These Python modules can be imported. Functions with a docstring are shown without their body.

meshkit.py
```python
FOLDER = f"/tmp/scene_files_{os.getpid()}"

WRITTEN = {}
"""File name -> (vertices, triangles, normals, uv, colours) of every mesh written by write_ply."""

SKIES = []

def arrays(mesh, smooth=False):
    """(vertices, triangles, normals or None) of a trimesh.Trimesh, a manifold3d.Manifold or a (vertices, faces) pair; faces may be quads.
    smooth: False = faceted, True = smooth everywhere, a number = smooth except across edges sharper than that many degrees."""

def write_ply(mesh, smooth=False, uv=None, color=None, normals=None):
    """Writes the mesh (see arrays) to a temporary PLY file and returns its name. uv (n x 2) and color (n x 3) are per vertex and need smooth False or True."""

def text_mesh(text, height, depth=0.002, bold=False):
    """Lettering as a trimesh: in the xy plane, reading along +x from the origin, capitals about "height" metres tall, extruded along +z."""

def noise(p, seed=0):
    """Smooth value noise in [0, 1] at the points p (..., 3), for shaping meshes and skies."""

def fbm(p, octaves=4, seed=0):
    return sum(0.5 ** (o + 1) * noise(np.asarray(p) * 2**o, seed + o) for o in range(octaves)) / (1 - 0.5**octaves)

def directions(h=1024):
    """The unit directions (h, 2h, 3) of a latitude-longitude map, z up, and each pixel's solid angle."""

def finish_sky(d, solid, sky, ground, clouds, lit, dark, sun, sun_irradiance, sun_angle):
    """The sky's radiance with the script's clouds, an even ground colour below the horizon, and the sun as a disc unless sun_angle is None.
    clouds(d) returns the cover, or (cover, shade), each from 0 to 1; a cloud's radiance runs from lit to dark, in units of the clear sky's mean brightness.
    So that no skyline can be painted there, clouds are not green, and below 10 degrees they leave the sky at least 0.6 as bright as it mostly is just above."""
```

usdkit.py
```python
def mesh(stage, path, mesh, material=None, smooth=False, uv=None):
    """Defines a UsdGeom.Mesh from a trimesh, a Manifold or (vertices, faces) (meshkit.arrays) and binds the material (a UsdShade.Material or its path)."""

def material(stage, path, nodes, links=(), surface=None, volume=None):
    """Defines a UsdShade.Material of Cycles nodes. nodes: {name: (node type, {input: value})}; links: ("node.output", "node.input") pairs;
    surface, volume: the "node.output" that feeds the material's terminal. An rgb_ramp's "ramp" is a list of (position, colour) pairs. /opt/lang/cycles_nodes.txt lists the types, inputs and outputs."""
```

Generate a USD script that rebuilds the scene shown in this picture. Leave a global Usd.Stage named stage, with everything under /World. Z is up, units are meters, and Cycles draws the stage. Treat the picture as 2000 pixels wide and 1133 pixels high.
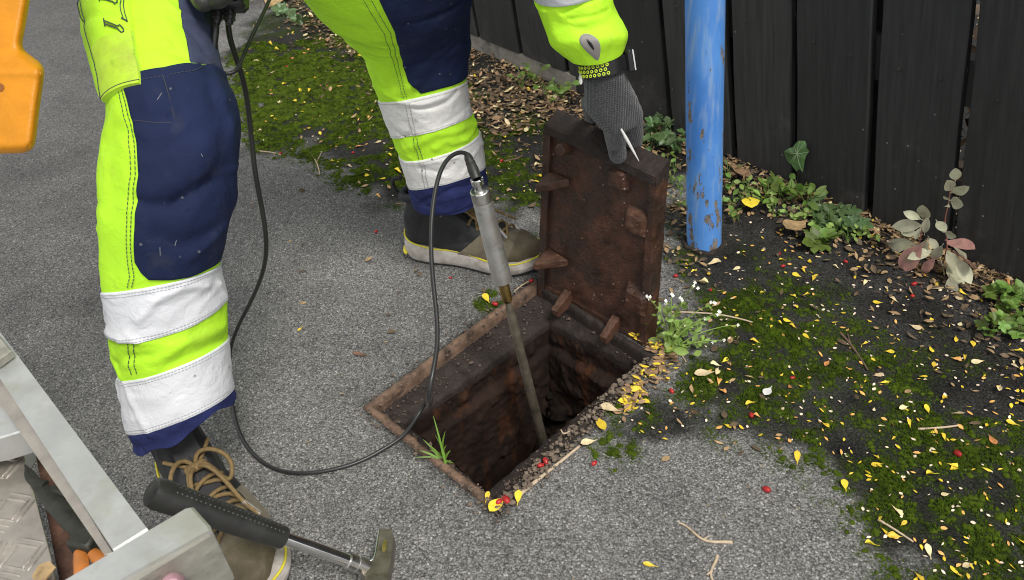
import math
import numpy as np, trimesh, usdkit, meshkit
from scipy.interpolate import PchipInterpolator
from scipy.spatial import Delaunay, cKDTree
import shapely
from shapely.geometry import Polygon
import manifold3d as m3
from pxr import Usd, UsdGeom, UsdLux, UsdShade, Gf, Sdf, Vt

rng = np.random.default_rng(7)
stage = Usd.Stage.CreateInMemory()
UsdGeom.SetStageUpAxis(stage, UsdGeom.Tokens.z)
UsdGeom.SetStageMetersPerUnit(stage, 1.0)
UsdGeom.Xform.Define(stage, '/World')
UsdGeom.Scope.Define(stage, '/World/Looks')

# ------------------------------------------------------------------ camera
PITCH, ROLL, CAMH, FPX = math.radians(37), math.radians(-4.5), 0.98, 1520.0
O = np.array([0, 0, CAMH])
Wv = np.array([0, math.cos(PITCH), -math.sin(PITCH)])
_u0 = np.array([0, math.sin(PITCH), math.cos(PITCH)])
Rv = math.cos(ROLL) * np.array([1.0, 0, 0]) + math.sin(ROLL) * _u0
Uv = np.cross(Rv, Wv)
cam = UsdGeom.Camera.Define(stage, '/World/camera')
cam.CreateHorizontalApertureAttr(36.0)
cam.CreateVerticalApertureAttr(36.0 * 580 / 1024)
cam.CreateFocalLengthAttr(36.0 * FPX / 2000)
cam.CreateClippingRangeAttr(Gf.Vec2f(0.02, 500))
cam.CreateFStopAttr(11.0)
cam.CreateFocusDistanceAttr(1.25)
cam.CreateExposureAttr(0.55)
_m = Gf.Matrix4d()
for _i, _v in enumerate((Rv, Uv, -Wv)):
    _m.SetRow(_i, Gf.Vec4d(*map(float, _v), 0))
_m.SetRow(3, Gf.Vec4d(*map(float, O), 1))
cam.AddTransformOp().Set(_m)

# ------------------------------------------------------------------ sky and sun (bright overcast)
SUN_AZ, SUN_EL = math.radians(150), math.radians(58)   # azimuth from +y towards +x
sun_dir = np.array([math.sin(SUN_AZ) * math.cos(SUN_EL), math.cos(SUN_AZ) * math.cos(SUN_EL), math.sin(SUN_EL)])
dome = UsdLux.DomeLight.Define(stage, '/World/sky')
dome.GetPrim().SetCustomDataByKey('kind', 'structure')
sky_mat = usdkit.material(stage, '/World/Looks/overcast_sky', {
    'tc': ('texture_coordinate', {}),
    's': ('sky_texture', {'sky_type': 'single_scattering', 'sun_disc': False, 'sun_elevation': SUN_EL, 'sun_rotation': SUN_AZ, 'aerosol_density': 2.0}),
    'h': ('hsv', {'saturation': 0.25, 'value': 1.0}),
    'n': ('noise_texture', {'scale': 2.2, 'detail': 5.0}),
    'r': ('rgb_ramp', {'ramp': [(0.3, (4.6, 4.7, 4.9)), (0.7, (8.0, 8.0, 8.0))]}),
    'mx': ('mix_color', {'fac': 0.55, 'use_clamp': False}),
    'b': ('background_shader', {'strength': 0.112})},
    [('s.color', 'h.color'), ('tc.generated', 'n.vector'), ('n.fac', 'r.fac'), ('h.color', 'mx.a'), ('r.color', 'mx.b'), ('mx.result', 'b.color')],
    surface='b.background')
UsdShade.MaterialBindingAPI.Apply(dome.GetPrim()).Bind(sky_mat)
sun = UsdLux.DistantLight.Define(stage, '/World/sun')
sun.CreateNormalizeAttr(True)
sun.CreateIntensityAttr(0.47)
sun.CreateAngleAttr(16.0)
sun.CreateColorAttr(Gf.Vec3f(1.0, 0.96, 0.9))
_z = sun_dir
_x = np.cross([0, 0, 1.0], _z); _x /= np.linalg.norm(_x); _y = np.cross(_z, _x)
_m = Gf.Matrix4d()
for _i, _v in enumerate((_x, _y, _z)):
    _m.SetRow(_i, Gf.Vec4d(*map(float, _v), 0))
sun.AddTransformOp().Set(_m)

# ------------------------------------------------------------------ small maths
def nz(v):
    v = np.asarray(v, float); return v / (np.linalg.norm(v, axis=-1, keepdims=True) + 1e-12)
def ray(x, y):
    return Wv + (np.asarray(x)[..., None] - 1000) / FPX * Rv - (np.asarray(y)[..., None] - 566.5) / FPX * Uv
def P(x, y, z=0.0):                     # the point of the place at height z seen in that direction of the photograph
    d = ray(np.float64(x), np.float64(y)); return O + d * ((z - O[2]) / d[2])
def D(x, y, depth):
    return O + ray(np.float64(x), np.float64(y)) * depth
def proj(p):
    q = np.asarray(p) - O; z = q @ Wv
    return np.stack([1000 + FPX * (q @ Rv) / z, 566.5 - FPX * (q @ Uv) / z], -1)
def plane_hit(x, y, p0, n):
    d = ray(np.float64(x), np.float64(y)); return O + d * (((p0 - O) @ n) / (d @ n))

# ------------------------------------------------------------------ prims
_used = {}
def numbered(path):
    k = _used.get(path, 0); _used[path] = k + 1
    return path if k == 0 else f'{path}_{k:03d}'
def tag(prim, label=None, cat=None, group=None, kind=None):
    prim = prim if isinstance(prim, Usd.Prim) else prim.GetPrim()
    for k, v in (('label', label), ('category', cat), ('group', group), ('kind', kind)):
        if v: prim.SetCustomDataByKey(k, v)
    return prim
def thing(name, label, cat, loc=(0, 0, 0), group=None):
    x = UsdGeom.Xform.Define(stage, numbered('/World/' + name))
    x.AddTranslateOp().Set(Gf.Vec3d(*map(float, loc)))
    ORIG[str(x.GetPath())] = np.asarray(loc, float)
    tag(x, label, cat, group); return str(x.GetPath())
ORIG = {}
def origin(path):
    for k, v in ORIG.items():
        if path == k or path.startswith(k + '/'): return v
    return np.zeros(3)
def arr(mesh):
    if hasattr(mesh, 'to_mesh'):
        q = mesh.to_mesh(); return np.array(q.vert_properties[:, :3], float), np.array(q.tri_verts, int)
    if isinstance(mesh, trimesh.Trimesh): return np.array(mesh.vertices), np.array(mesh.faces)
    return np.asarray(mesh[0], float), np.asarray(mesh[1], int)
def obj(name, mesh, mat, parent='/World', smooth=35, label=None, cat=None, group=None, kind=None, primvars=None):
    v, f = arr(mesh)
    v = v - origin(parent)
    path = numbered(parent + '/' + name)
    if f.shape[1] == 4: f = np.vstack([f[:, [0, 1, 2]], f[:, [0, 2, 3]]])
    g = usdkit.mesh(stage, path, (v, f), MAT[mat] if isinstance(mat, str) else mat, smooth=smooth)
    if primvars:
        for k, a in primvars.items():
            UsdGeom.PrimvarsAPI(g).CreatePrimvar(k, Sdf.ValueTypeNames.FloatArray, 'vertex').Set(Vt.FloatArray.FromNumpy(np.asarray(a, np.float32)))
    tag(g, label, cat, group, kind)
    return path

def cat(*ms):
    V, F, n = [], [], 0
    for m in ms:
        v, f = arr(m)
        if f.shape[1] == 4: f = np.vstack([f[:, [0, 1, 2]], f[:, [0, 2, 3]]])
        V.append(v); F.append(f + n); n += len(v)
    return np.vstack(V), np.vstack(F)
def tube(pts, r, n=8, caps=True, sub=0):
    pts = np.asarray(pts, float); r = np.broadcast_to(np.asarray(r, float), len(pts)).copy()
    if sub:
        t = np.r_[0, np.cumsum(np.linalg.norm(np.diff(pts, axis=0), axis=1))]
        k = np.linspace(0, t[-1], sub); r = np.interp(k, t, r)
        from scipy.interpolate import CubicSpline
        pts = PchipInterpolator(t, pts)(k) if len(pts) < 4 else CubicSpline(t, pts)(k)
    tg = nz(np.gradient(pts, axis=0))
    a = np.cross(tg[0], [0.3, 0.2, 0.93]); a = nz(a)
    V = []
    for i in range(len(pts)):
        a = nz(a - tg[i] * (a @ tg[i])); b = np.cross(tg[i], a)
        th = np.arange(n) * 2 * np.pi / n
        V.append(pts[i] + r[i] * (np.cos(th)[:, None] * a + np.sin(th)[:, None] * b))
    V = np.vstack(V); F = []
    m = len(pts)
    i, j = np.meshgrid(np.arange(m - 1), np.arange(n), indexing='ij'); i, j = i.ravel(), j.ravel(); k = (j + 1) % n
    F = np.stack([i * n + j, i * n + k, (i + 1) * n + k, (i + 1) * n + j], 1)
    F = np.vstack([F[:, [0, 1, 2]], F[:, [0, 2, 3]]])
    if caps:
        c0, c1 = len(V), len(V) + 1
        V = np.vstack([V, pts[0], pts[-1]]); j = np.arange(n); k = (j + 1) % n
        F = np.vstack([F, np.stack([np.full(n, c0), k, j], 1), np.stack([np.full(n, c1), (m - 1) * n + j, (m - 1) * n + k], 1)])
    return V, F
def hull(pts):
    return trimesh.convex.convex_hull(np.asarray(pts, float))
def prism(poly, down, bev=0.0012):
    """poly: top face corners (counter-clockwise or not), down: vector to the bottom face; bevelled top and bottom edges."""
    poly = np.asarray(poly, float); down = np.asarray(down, float); c = poly.mean(0); d = nz(down)
    k = poly + (c - poly) / np.linalg.norm(c - poly, axis=1, keepdims=True) * bev * 1.6
    return hull(np.vstack([k, poly + d * bev, poly + down - d * bev, k + down]))
def block(c, ax, ay, az, bev=0.001):
    """c: centre; ax, ay, az: half-axis vectors; chamfered."""
    c, ax, ay, az = map(lambda q: np.asarray(q, float), (c, ax, ay, az)); out = []
    L = [np.linalg.norm(q) for q in (ax, ay, az)]
    for sx in (-1, 1):
        for sy in (-1, 1):
            for sz in (-1, 1):
                for k in range(3):
                    s = [1 - bev / q for q in L]; s[k] = 1
                    out.append(c + ax * sx * s[0] + ay * sy * s[1] + az * sz * s[2])
    return hull(out)
def chain(balls, bones, refine=0.006, it=12, seg=20):
    """Hulls of the spheres at the ends of each bone, joined and smoothed."""
    ball = lambda b: m3.Manifold.sphere(b[1], seg).translate(list(map(float, b[0])))
    parts = [m3.Manifold.batch_hull([ball(balls[i]) for i in bn]) for bn in bones]
    u = m3.Manifold.batch_boolean(parts, m3.OpType.Add).refine_to_length(refine)
    v, f = arr(u); t = trimesh.Trimesh(v, f, process=True)
    trimesh.smoothing.filter_taubin(t, lamb=0.5, nu=0.53, iterations=it)
    return t
def frame_T(o, x, y, z):
    T = np.eye(4); T[:3, 0], T[:3, 1], T[:3, 2], T[:3, 3] = x, y, z, o; return T
def xf(mesh, T):
    v, f = arr(mesh); return v @ T[:3, :3].T + T[:3, 3], f
def lathe(p0, p1, prof, n=28):
    """prof: (distance along from p0 in fractions or metres, radius) pairs in metres along p0->p1."""
    d = nz(np.asarray(p1) - p0); pts = [np.asarray(p0) + d * s for s, r in prof]
    a = nz(np.cross(d, [0.31, 0.2, 0.9])); b = np.cross(d, a); th = np.arange(n) * 2 * np.pi / n
    V = np.vstack([q + max(r, 1e-5) * (np.cos(th)[:, None] * a + np.sin(th)[:, None] * b) for q, (s, r) in zip(pts, prof)])
    m = len(prof); i, j = np.meshgrid(np.arange(m - 1), np.arange(n), indexing='ij'); i, j = i.ravel(), j.ravel(); k = (j + 1) % n
    F = np.stack([i * n + j, i * n + k, (i + 1) * n + k, (i + 1) * n + j], 1)
    return V, np.vstack([F[:, [0, 1, 2]], F[:, [0, 2, 3]]])

# ------------------------------------------------------------------ materials
MAT = {}
def M(name, base, rough=0.6, speck=None, speck_s=60.0, bump2=0.0, b2s=60.0, metal=0.0, var=0.2, vs=25.0, bump=0.0, bs=300.0, spec=0.5, dirt=None, dirt_s=14.0, dirt_at=(0.55, 0.72), stretch=None, sheen=0.0, rvar=0.0, transl=0.0, coat=0.0, isl=0.0, detail=5.0, bd=0.002):
    base = np.asarray(base, float)
    N = {'geo': ('geometry', {}), 'map': ('mapping', {'scale': tuple(stretch or (1, 1, 1))}),
         'n': ('noise_texture', {'scale': vs, 'detail': detail, 'roughness': 0.6}),
         'r': ('rgb_ramp', {'ramp': [(0.3, base * (1 - var)), (0.7, np.minimum(base * (1 + var), 1))]}),
         'p': ('principled_bsdf', {'roughness': rough, 'metallic': metal, 'specular_ior_level': spec, 'sheen_weight': sheen, 'coat_weight': coat})}
    L = [('geo.position', 'map.vector'), ('map.vector', 'n.vector'), ('n.fac', 'r.fac')]
    col = 'r.color'
    if isl:
        N['isl'] = ('hsv', {}); N['im'] = ('map_range', {'to_min': 1 - isl, 'to_max': 1 + isl}); N['ih'] = ('map_range', {'to_min': 0.5 - 0.05 * isl, 'to_max': 0.5 + 0.05 * isl})
        N['oi'] = ('object_info', {}); N['ia'] = ('math', {'math_type': 'add'}); N['if'] = ('math', {'math_type': 'fraction'})
        L += [('geo.random_per_island', 'ia.value1'), ('oi.random', 'ia.value2'), ('ia.value', 'if.value1'), ('if.value', 'im.value'), ('if.value', 'ih.value'), ('im.result', 'isl.value'), ('ih.result', 'isl.hue'), (col, 'isl.color')]; col = 'isl.color'
    if dirt is not None:
        N['dn'] = ('noise_texture', {'scale': dirt_s, 'detail': 8.0, 'roughness': 0.65}); N['dr'] = ('rgb_ramp', {'ramp': [(dirt_at[0], (0, 0, 0)), (dirt_at[1], (1, 1, 1))]})
        N['dm'] = ('mix_color', {'b': tuple(dirt)})
        L += [('map.vector', 'dn.vector'), ('dn.fac', 'dr.fac'), ('dr.color', 'dm.fac'), (col, 'dm.a')]; col = 'dm.result'
    if speck is not None:
        N['sv'] = ('voronoi_texture', {'scale': speck_s}); N['svr'] = ('rgb_ramp', {'ramp': [(0.07, (1, 1, 1)), (0.12, (0, 0, 0))]}); N['svm'] = ('mix_color', {'b': tuple(speck)})
        N['svs'] = ('separate_color', {}); N['svt'] = ('math', {'math_type': 'greater_than', 'value2': 0.62}); N['svx'] = ('math', {'math_type': 'multiply'}); N['svb'] = ('rgb_to_bw', {})
        L += [('geo.position', 'sv.vector'), ('sv.distance', 'svr.fac'), ('sv.color', 'svs.color'), ('svs.r', 'svt.value1'), ('svr.color', 'svb.color'), ('svb.val', 'svx.value1'), ('svt.value', 'svx.value2'), ('svx.value', 'svm.fac'), (col, 'svm.a')]; col = 'svm.result'
    L.append((col, 'p.base_color'))
    if rvar:
        N['rr'] = ('map_range', {'from_min': 0.3, 'from_max': 0.7, 'to_min': max(rough - rvar, 0.02), 'to_max': min(rough + rvar, 1)})
        L += [('n.fac', 'rr.value'), ('rr.result', 'p.roughness')]
    if bump:
        N['bn'] = ('noise_texture', {'scale': bs, 'detail': 4.0, 'roughness': 0.6}); N['b'] = ('bump', {'strength': bump, 'distance': bd})
        L += [('map.vector', 'bn.vector'), ('bn.fac', 'b.height')]
        if bump2:
            N['bn2'] = ('noise_texture', {'scale': b2s, 'detail': 5.0, 'roughness': 0.6, 'distortion': 1.5}); N['b2'] = ('bump', {'strength': bump2, 'distance': 0.004})
            L += [('map.vector', 'bn2.vector'), ('bn2.fac', 'b2.height'), ('b.normal', 'b2.normal'), ('b2.normal', 'p.normal')]
        else: L.append(('b.normal', 'p.normal'))
    surf = 'p.BSDF'
    if transl:
        N['t'] = ('translucent_bsdf', {}); N['mx'] = ('mix_closure', {'fac': transl}); L += [(col, 't.color'), ('p.BSDF', 'mx.closure1'), ('t.BSDF', 'mx.closure2')]; surf = 'mx.closure'
    MAT[name] = usdkit.material(stage, '/World/Looks/' + name, N, L, surface=surf)

# asphalt: pale and dark chips in bitumen; the "grime" attribute darkens it for soil and algae, and paints in shade at the left
MAT['asphalt'] = usdkit.material(stage, '/World/Looks/asphalt', {
    'geo': ('geometry', {}),
    'w': ('noise_texture', {'scale': 300.0, 'detail': 2.0}), 'wm': ('vector_math', {'math_type': 'multiply_add', 'vector2': (0.004, 0.004, 0.004)}),
    'v': ('voronoi_texture', {'scale': 300.0, 'feature': 'f1'}), 'sep': ('separate_color', {}),
    'cr': ('rgb_ramp', {'ramp': [(0.0, (0.07, 0.069, 0.067)), (0.3, (0.19, 0.187, 0.18)), (0.65, (0.30, 0.296, 0.285)), (0.88, (0.38, 0.373, 0.36)), (0.955, (0.55, 0.54, 0.52)), (1.0, (0.80, 0.78, 0.75))]}),
    'v2': ('voronoi_texture', {'scale': 640.0, 'feature': 'f1'}), 'sep2': ('separate_color', {}),
    'cr2': ('rgb_ramp', {'ramp': [(0.0, (0.06, 0.059, 0.057)), (0.6, (0.22, 0.217, 0.21)), (1.0, (0.48, 0.47, 0.45))]}),
    'm2': ('mix_color', {'fac': 0.48}),
    'gap': ('rgb_ramp', {'ramp': [(0.35, (1, 1, 1)), (0.8, (0.42, 0.42, 0.42))]}),
    'mg': ('mix_color', {'blend_type': 'multiply', 'fac': 1.0}),
    'big': ('noise_texture', {'scale': 4.0, 'detail': 8.0, 'roughness': 0.66}), 'bigr': ('rgb_ramp', {'ramp': [(0.32, (0.68, 0.68, 0.69)), (0.5, (0.96, 0.96, 0.95)), (0.7, (1.12, 1.11, 1.09))]}),
    'mb': ('mix_color', {'blend_type': 'multiply', 'fac': 1.0, 'use_clamp': False}),
    'at': ('attribute', {'attribute': 'grime_shade'}),
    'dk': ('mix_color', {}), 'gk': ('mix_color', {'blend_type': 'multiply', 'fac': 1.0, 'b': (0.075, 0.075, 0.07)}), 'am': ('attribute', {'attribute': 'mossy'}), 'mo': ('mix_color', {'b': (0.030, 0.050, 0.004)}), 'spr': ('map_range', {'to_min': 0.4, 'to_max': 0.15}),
    'bh': ('math', {'math_type': 'multiply_add', 'value2': -1.0}),
    'b': ('bump', {'strength': 0.9, 'distance': 0.0022}),
    'p': ('principled_bsdf', {'roughness': 0.7})},
    [('geo.position', 'w.vector'), ('w.color', 'wm.vector1'), ('geo.position', 'wm.vector3'), ('wm.vector', 'v.vector'), ('wm.vector', 'v2.vector'),
     ('v.color', 'sep.color'), ('sep.r', 'cr.fac'), ('v2.color', 'sep2.color'), ('sep2.r', 'cr2.fac'), ('cr.color', 'm2.a'), ('cr2.color', 'm2.b'),
     ('v.distance', 'gap.fac'), ('m2.result', 'mg.a'), ('gap.color', 'mg.b'), ('geo.position', 'big.vector'), ('big.fac', 'bigr.fac'),
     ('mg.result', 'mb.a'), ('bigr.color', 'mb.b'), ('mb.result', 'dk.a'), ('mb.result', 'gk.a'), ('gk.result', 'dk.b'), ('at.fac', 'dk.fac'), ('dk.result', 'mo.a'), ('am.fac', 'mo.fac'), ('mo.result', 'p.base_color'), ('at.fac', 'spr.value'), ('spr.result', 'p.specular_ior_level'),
     ('v.distance', 'bh.value1'), ('sep.g', 'bh.value3'), ('bh.value', 'b.height'), ('b.normal', 'p.normal')], surface='p.BSDF')

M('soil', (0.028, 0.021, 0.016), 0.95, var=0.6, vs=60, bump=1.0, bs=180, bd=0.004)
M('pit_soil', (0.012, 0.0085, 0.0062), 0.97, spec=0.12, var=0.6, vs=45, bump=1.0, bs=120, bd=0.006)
M('moss', (0.075, 0.140, 0.007), 0.95, var=0.5, vs=24, isl=0.40, transl=0.0, spec=0.2, bump=0.8, bs=700, bd=0.003)
M('leaf_yellow', (0.90, 0.66, 0.055), 0.5, var=0.14, vs=90, transl=0.15, isl=0.15, dirt=(0.55, 0.28, 0.06), dirt_s=70, dirt_at=(0.66, 0.8))
M('leaf_pale', (0.80, 0.66, 0.38), 0.6, var=0.25, vs=90, transl=0.1, isl=0.25)
M('petal_pale', (0.78, 0.62, 0.48), 0.6, var=0.25, vs=60, isl=0.25)
M('leaf_orange', (0.70, 0.34, 0.10), 0.6, var=0.3, vs=60, isl=0.3)
M('leaf_tan', (0.29, 0.175, 0.095), 0.7, var=0.45, vs=60, isl=0.5)
M('leaf_brown', (0.095, 0.060, 0.036), 0.7, var=0.5, vs=60, isl=0.5)
M('berry', (0.40, 0.018, 0.018), 0.4, var=0.4, vs=60)
M('grit', (0.14, 0.105, 0.08), 0.9, var=0.6, vs=120, isl=0.85)
M('twig_pale', (0.50, 0.39, 0.27), 0.75, var=0.3, vs=80, bump=0.3)
M('twig_dark', (0.12, 0.08, 0.05), 0.85, var=0.4, vs=80, bump=0.3)
M('leaf_green', (0.14, 0.23, 0.04), 0.5, var=0.35, vs=40, isl=0.4, transl=0.2)
M('ivy_green', (0.085, 0.15, 0.05), 0.42, var=0.35, vs=60, isl=0.35, transl=0.1)
M('ivy_vein', (0.30, 0.40, 0.22), 0.5, var=0.15)
M('leaf_grey_green', (0.46, 0.45, 0.31), 0.6, var=0.2, vs=40, isl=0.25, transl=0.12)
M('leaf_pink', (0.50, 0.26, 0.22), 0.6, var=0.3, vs=50, transl=0.12, dirt=(0.26, 0.24, 0.14), dirt_s=35)
M('stem_red', (0.20, 0.07, 0.05), 0.6)
M('weed_bright', (0.26, 0.38, 0.085), 0.55, var=0.3, vs=60, isl=0.25, transl=0.2)
M('stem_pale', (0.30, 0.36, 0.16), 0.6)
M('grass', (0.16, 0.30, 0.035), 0.5, isl=0.3, transl=0.2)
M('petal', (0.8, 0.8, 0.74), 0.6, var=0.05)
M('rust_plate', (0.058, 0.024, 0.0135), 0.5, speck=(0.30, 0.24, 0.19), speck_s=62, bump2=0.6, b2s=70, var=0.75, vs=28, bump=0.8, bs=210, rvar=0.15, dirt=(0.022, 0.015, 0.012), dirt_s=13, dirt_at=(0.45, 0.7), bd=0.0025)
M('rust_edge', (0.080, 0.036, 0.021), 0.5, speck=(0.26, 0.2, 0.15), speck_s=80, bump2=0.5, b2s=90, var=0.6, vs=40, bump=0.7, bs=240, rvar=0.15)
M('rust_dark', (0.022, 0.014, 0.011), 0.75, var=0.5, vs=35, bump=0.9, bs=160, bd=0.003)
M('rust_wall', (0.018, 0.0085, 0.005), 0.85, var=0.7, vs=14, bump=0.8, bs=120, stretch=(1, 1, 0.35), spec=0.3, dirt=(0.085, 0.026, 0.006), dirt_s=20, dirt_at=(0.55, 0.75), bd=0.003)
M('frame_rim', (0.17, 0.105, 0.07), 0.75, var=0.45, vs=40, bump=0.9, bs=170, dirt=(0.045, 0.03, 0.022), dirt_s=35, dirt_at=(0.5, 0.66), bd=0.003)
M('concrete', (0.24, 0.22, 0.19), 0.9, var=0.25, vs=35, bump=0.8, bs=220, dirt=(0.06, 0.05, 0.04), dirt_s=12)
M('pimple', (0.11, 0.11, 0.105), 0.6)
M('rubber', (0.024, 0.024, 0.022), 0.42, var=0.3, vs=40, bump=0.15, bs=400, rvar=0.08)
M('cable_grey', (0.022, 0.022, 0.021), 0.36, var=0.15)
M('cable_black', (0.012, 0.012, 0.012), 0.35, var=0.2)
M('steel', (0.62, 0.61, 0.58), 0.3, metal=1.0, var=0.12, vs=30, bump=0.1, bs=500, rvar=0.12)
M('probe_alu', (0.60, 0.60, 0.59), 0.38, metal=0.85, var=0.12, vs=60, bump=0.12, bs=300, rvar=0.12, dirt=(0.40, 0.36, 0.32), dirt_s=30, dirt_at=(0.45, 0.7))
M('rod_steel', (0.17, 0.145, 0.11), 0.45, metal=0.5, var=0.4, vs=40, bump=0.35, bs=200, rvar=0.12)
M('brass', (0.50, 0.36, 0.14), 0.35, metal=1.0, var=0.2, vs=50, rvar=0.1)
M('chrome', (0.80, 0.80, 0.79), 0.12, metal=1.0, var=0.05, vs=30, rvar=0.06)
M('hammer_steel', (0.21, 0.185, 0.15), 0.42, metal=0.8, var=0.3, vs=35, bump=0.3, bs=160, rvar=0.12)
M('aluminium', (0.44, 0.45, 0.435), 0.5, metal=0.5, var=0.10, vs=22, bump=0.25, bs=160, rvar=0.1, dirt=(0.36, 0.36, 0.29), dirt_s=16, dirt_at=(0.5, 0.75))
M('aluminium_dirty', (0.36, 0.35, 0.30), 0.55, metal=0.5, var=0.25, vs=40, bump=0.35, bs=120, stretch=(0.4, 1, 1), dirt=(0.2, 0.19, 0.15), dirt_s=30)
M('tread_plate', (0.42, 0.38, 0.33), 0.42, metal=0.75, var=0.2, vs=30, bump=0.2, bs=200, rvar=0.12)
M('rusty_bar', (0.10, 0.048, 0.033), 0.8, var=0.5, vs=40, bump=0.7, bs=200)
M('tool_dark', (0.035, 0.036, 0.028), 0.5, metal=0.4, var=0.4, vs=40, bump=0.3)
M('grip_orange', (0.45, 0.155, 0.028), 0.5, var=0.25, vs=40, dirt=(0.2, 0.08, 0.03))
M('pink_plastic', (0.50, 0.28, 0.32), 0.5)
M('plastic_orange', (0.58, 0.225, 0.006), 0.42, spec=0.35, bump2=0.3, b2s=40, var=0.12, vs=25, bump=0.12, bs=140, dirt=(0.50, 0.22, 0.02), dirt_s=26, dirt_at=(0.58, 0.8))
M('hole_dark', (0.25, 0.08, 0.01), 0.7)
M('hivis', (0.47, 0.86, 0.03), 0.75, var=0.08, vs=9, bump=0.12, bs=900, spec=0.3, dirt=(0.34, 0.46, 0.05), dirt_s=11, dirt_at=(0.58, 0.85), bd=0.0008, bump2=0.5, b2s=28)
M('hivis_worn', (0.47, 0.74, 0.04), 0.75, var=0.10, vs=30, bump=0.2, bs=700, dirt=(0.36, 0.42, 0.07), dirt_s=22, dirt_at=(0.5, 0.75))
M('navy', (0.0105, 0.0175, 0.054), 0.85, var=0.25, vs=9, bump=0.2, bs=700, spec=0.22, bd=0.0008, dirt=(0.040, 0.044, 0.062), dirt_s=20, dirt_at=(0.55, 0.85), bump2=0.55, b2s=30, speck=(0.12, 0.12, 0.13), speck_s=55)
M('navy_hem', (0.020, 0.027, 0.105), 0.85, var=0.25, vs=30, bump=0.3, bs=300, spec=0.25, bump2=0.7, b2s=45)
M('navy_stretch', (0.046, 0.055, 0.10), 0.9, var=0.15, vs=40, bump=0.25, bs=1200, spec=0.25, bd=0.0006)
M('reflective', (0.70, 0.71, 0.74), 0.42, var=0.06, vs=14, bump=0.1, bs=900, dirt=(0.40, 0.39, 0.37), dirt_s=24, dirt_at=(0.63, 0.88), spec=0.6, bd=0.0006, bump2=0.45, b2s=55, speck=(0.12, 0.12, 0.12), speck_s=42, rvar=0.1)
M('reflective_white', (0.74, 0.73, 0.71), 0.5, var=0.06, vs=14, bump=0.1, bs=900, dirt=(0.48, 0.39, 0.29), dirt_s=16, dirt_at=(0.56, 0.82), bd=0.0006, bump2=0.45, b2s=50, speck=(0.15, 0.13, 0.11), speck_s=48)
M('reflective_silver', (0.46, 0.47, 0.50), 0.4, var=0.1, vs=18, bump=0.5, bs=500)
M('thread', (0.05, 0.055, 0.06), 0.8)
M('thread_pale', (0.33, 0.34, 0.35), 0.8)
M('eyelet', (0.27, 0.25, 0.235), 0.7, var=0.1)
M('skin', (0.48, 0.27, 0.19), 0.5, var=0.1)
M('hair', (0.05, 0.03, 0.02), 0.7, bump=0.6, bs=300)
M('shoe_black', (0.016, 0.0165, 0.018), 0.6, var=0.3, vs=40, bump=0.2, bs=500, dirt=(0.06, 0.055, 0.05), dirt_s=25, dirt_at=(0.6, 0.85))
M('shoe_olive', (0.155, 0.13, 0.085), 0.8, dirt=(0.24, 0.21, 0.16), dirt_s=22, dirt_at=(0.55, 0.8), var=0.3, vs=30, bump=0.3, bs=500, sheen=0.1)
M('shoe_olive_dark', (0.11, 0.088, 0.052), 0.8, dirt=(0.2, 0.17, 0.12), dirt_s=22, dirt_at=(0.55, 0.8), var=0.3, vs=30, bump=0.3, bs=500)
M('sole_grey', (0.48, 0.44, 0.40), 0.75, var=0.25, vs=40, bump=0.15, dirt=(0.24, 0.20, 0.16), dirt_s=24, dirt_at=(0.48, 0.75))
M('sole_yellow', (0.72, 0.62, 0.04), 0.5, var=0.1)
M('sole_dark', (0.03, 0.03, 0.028), 0.8)
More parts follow.
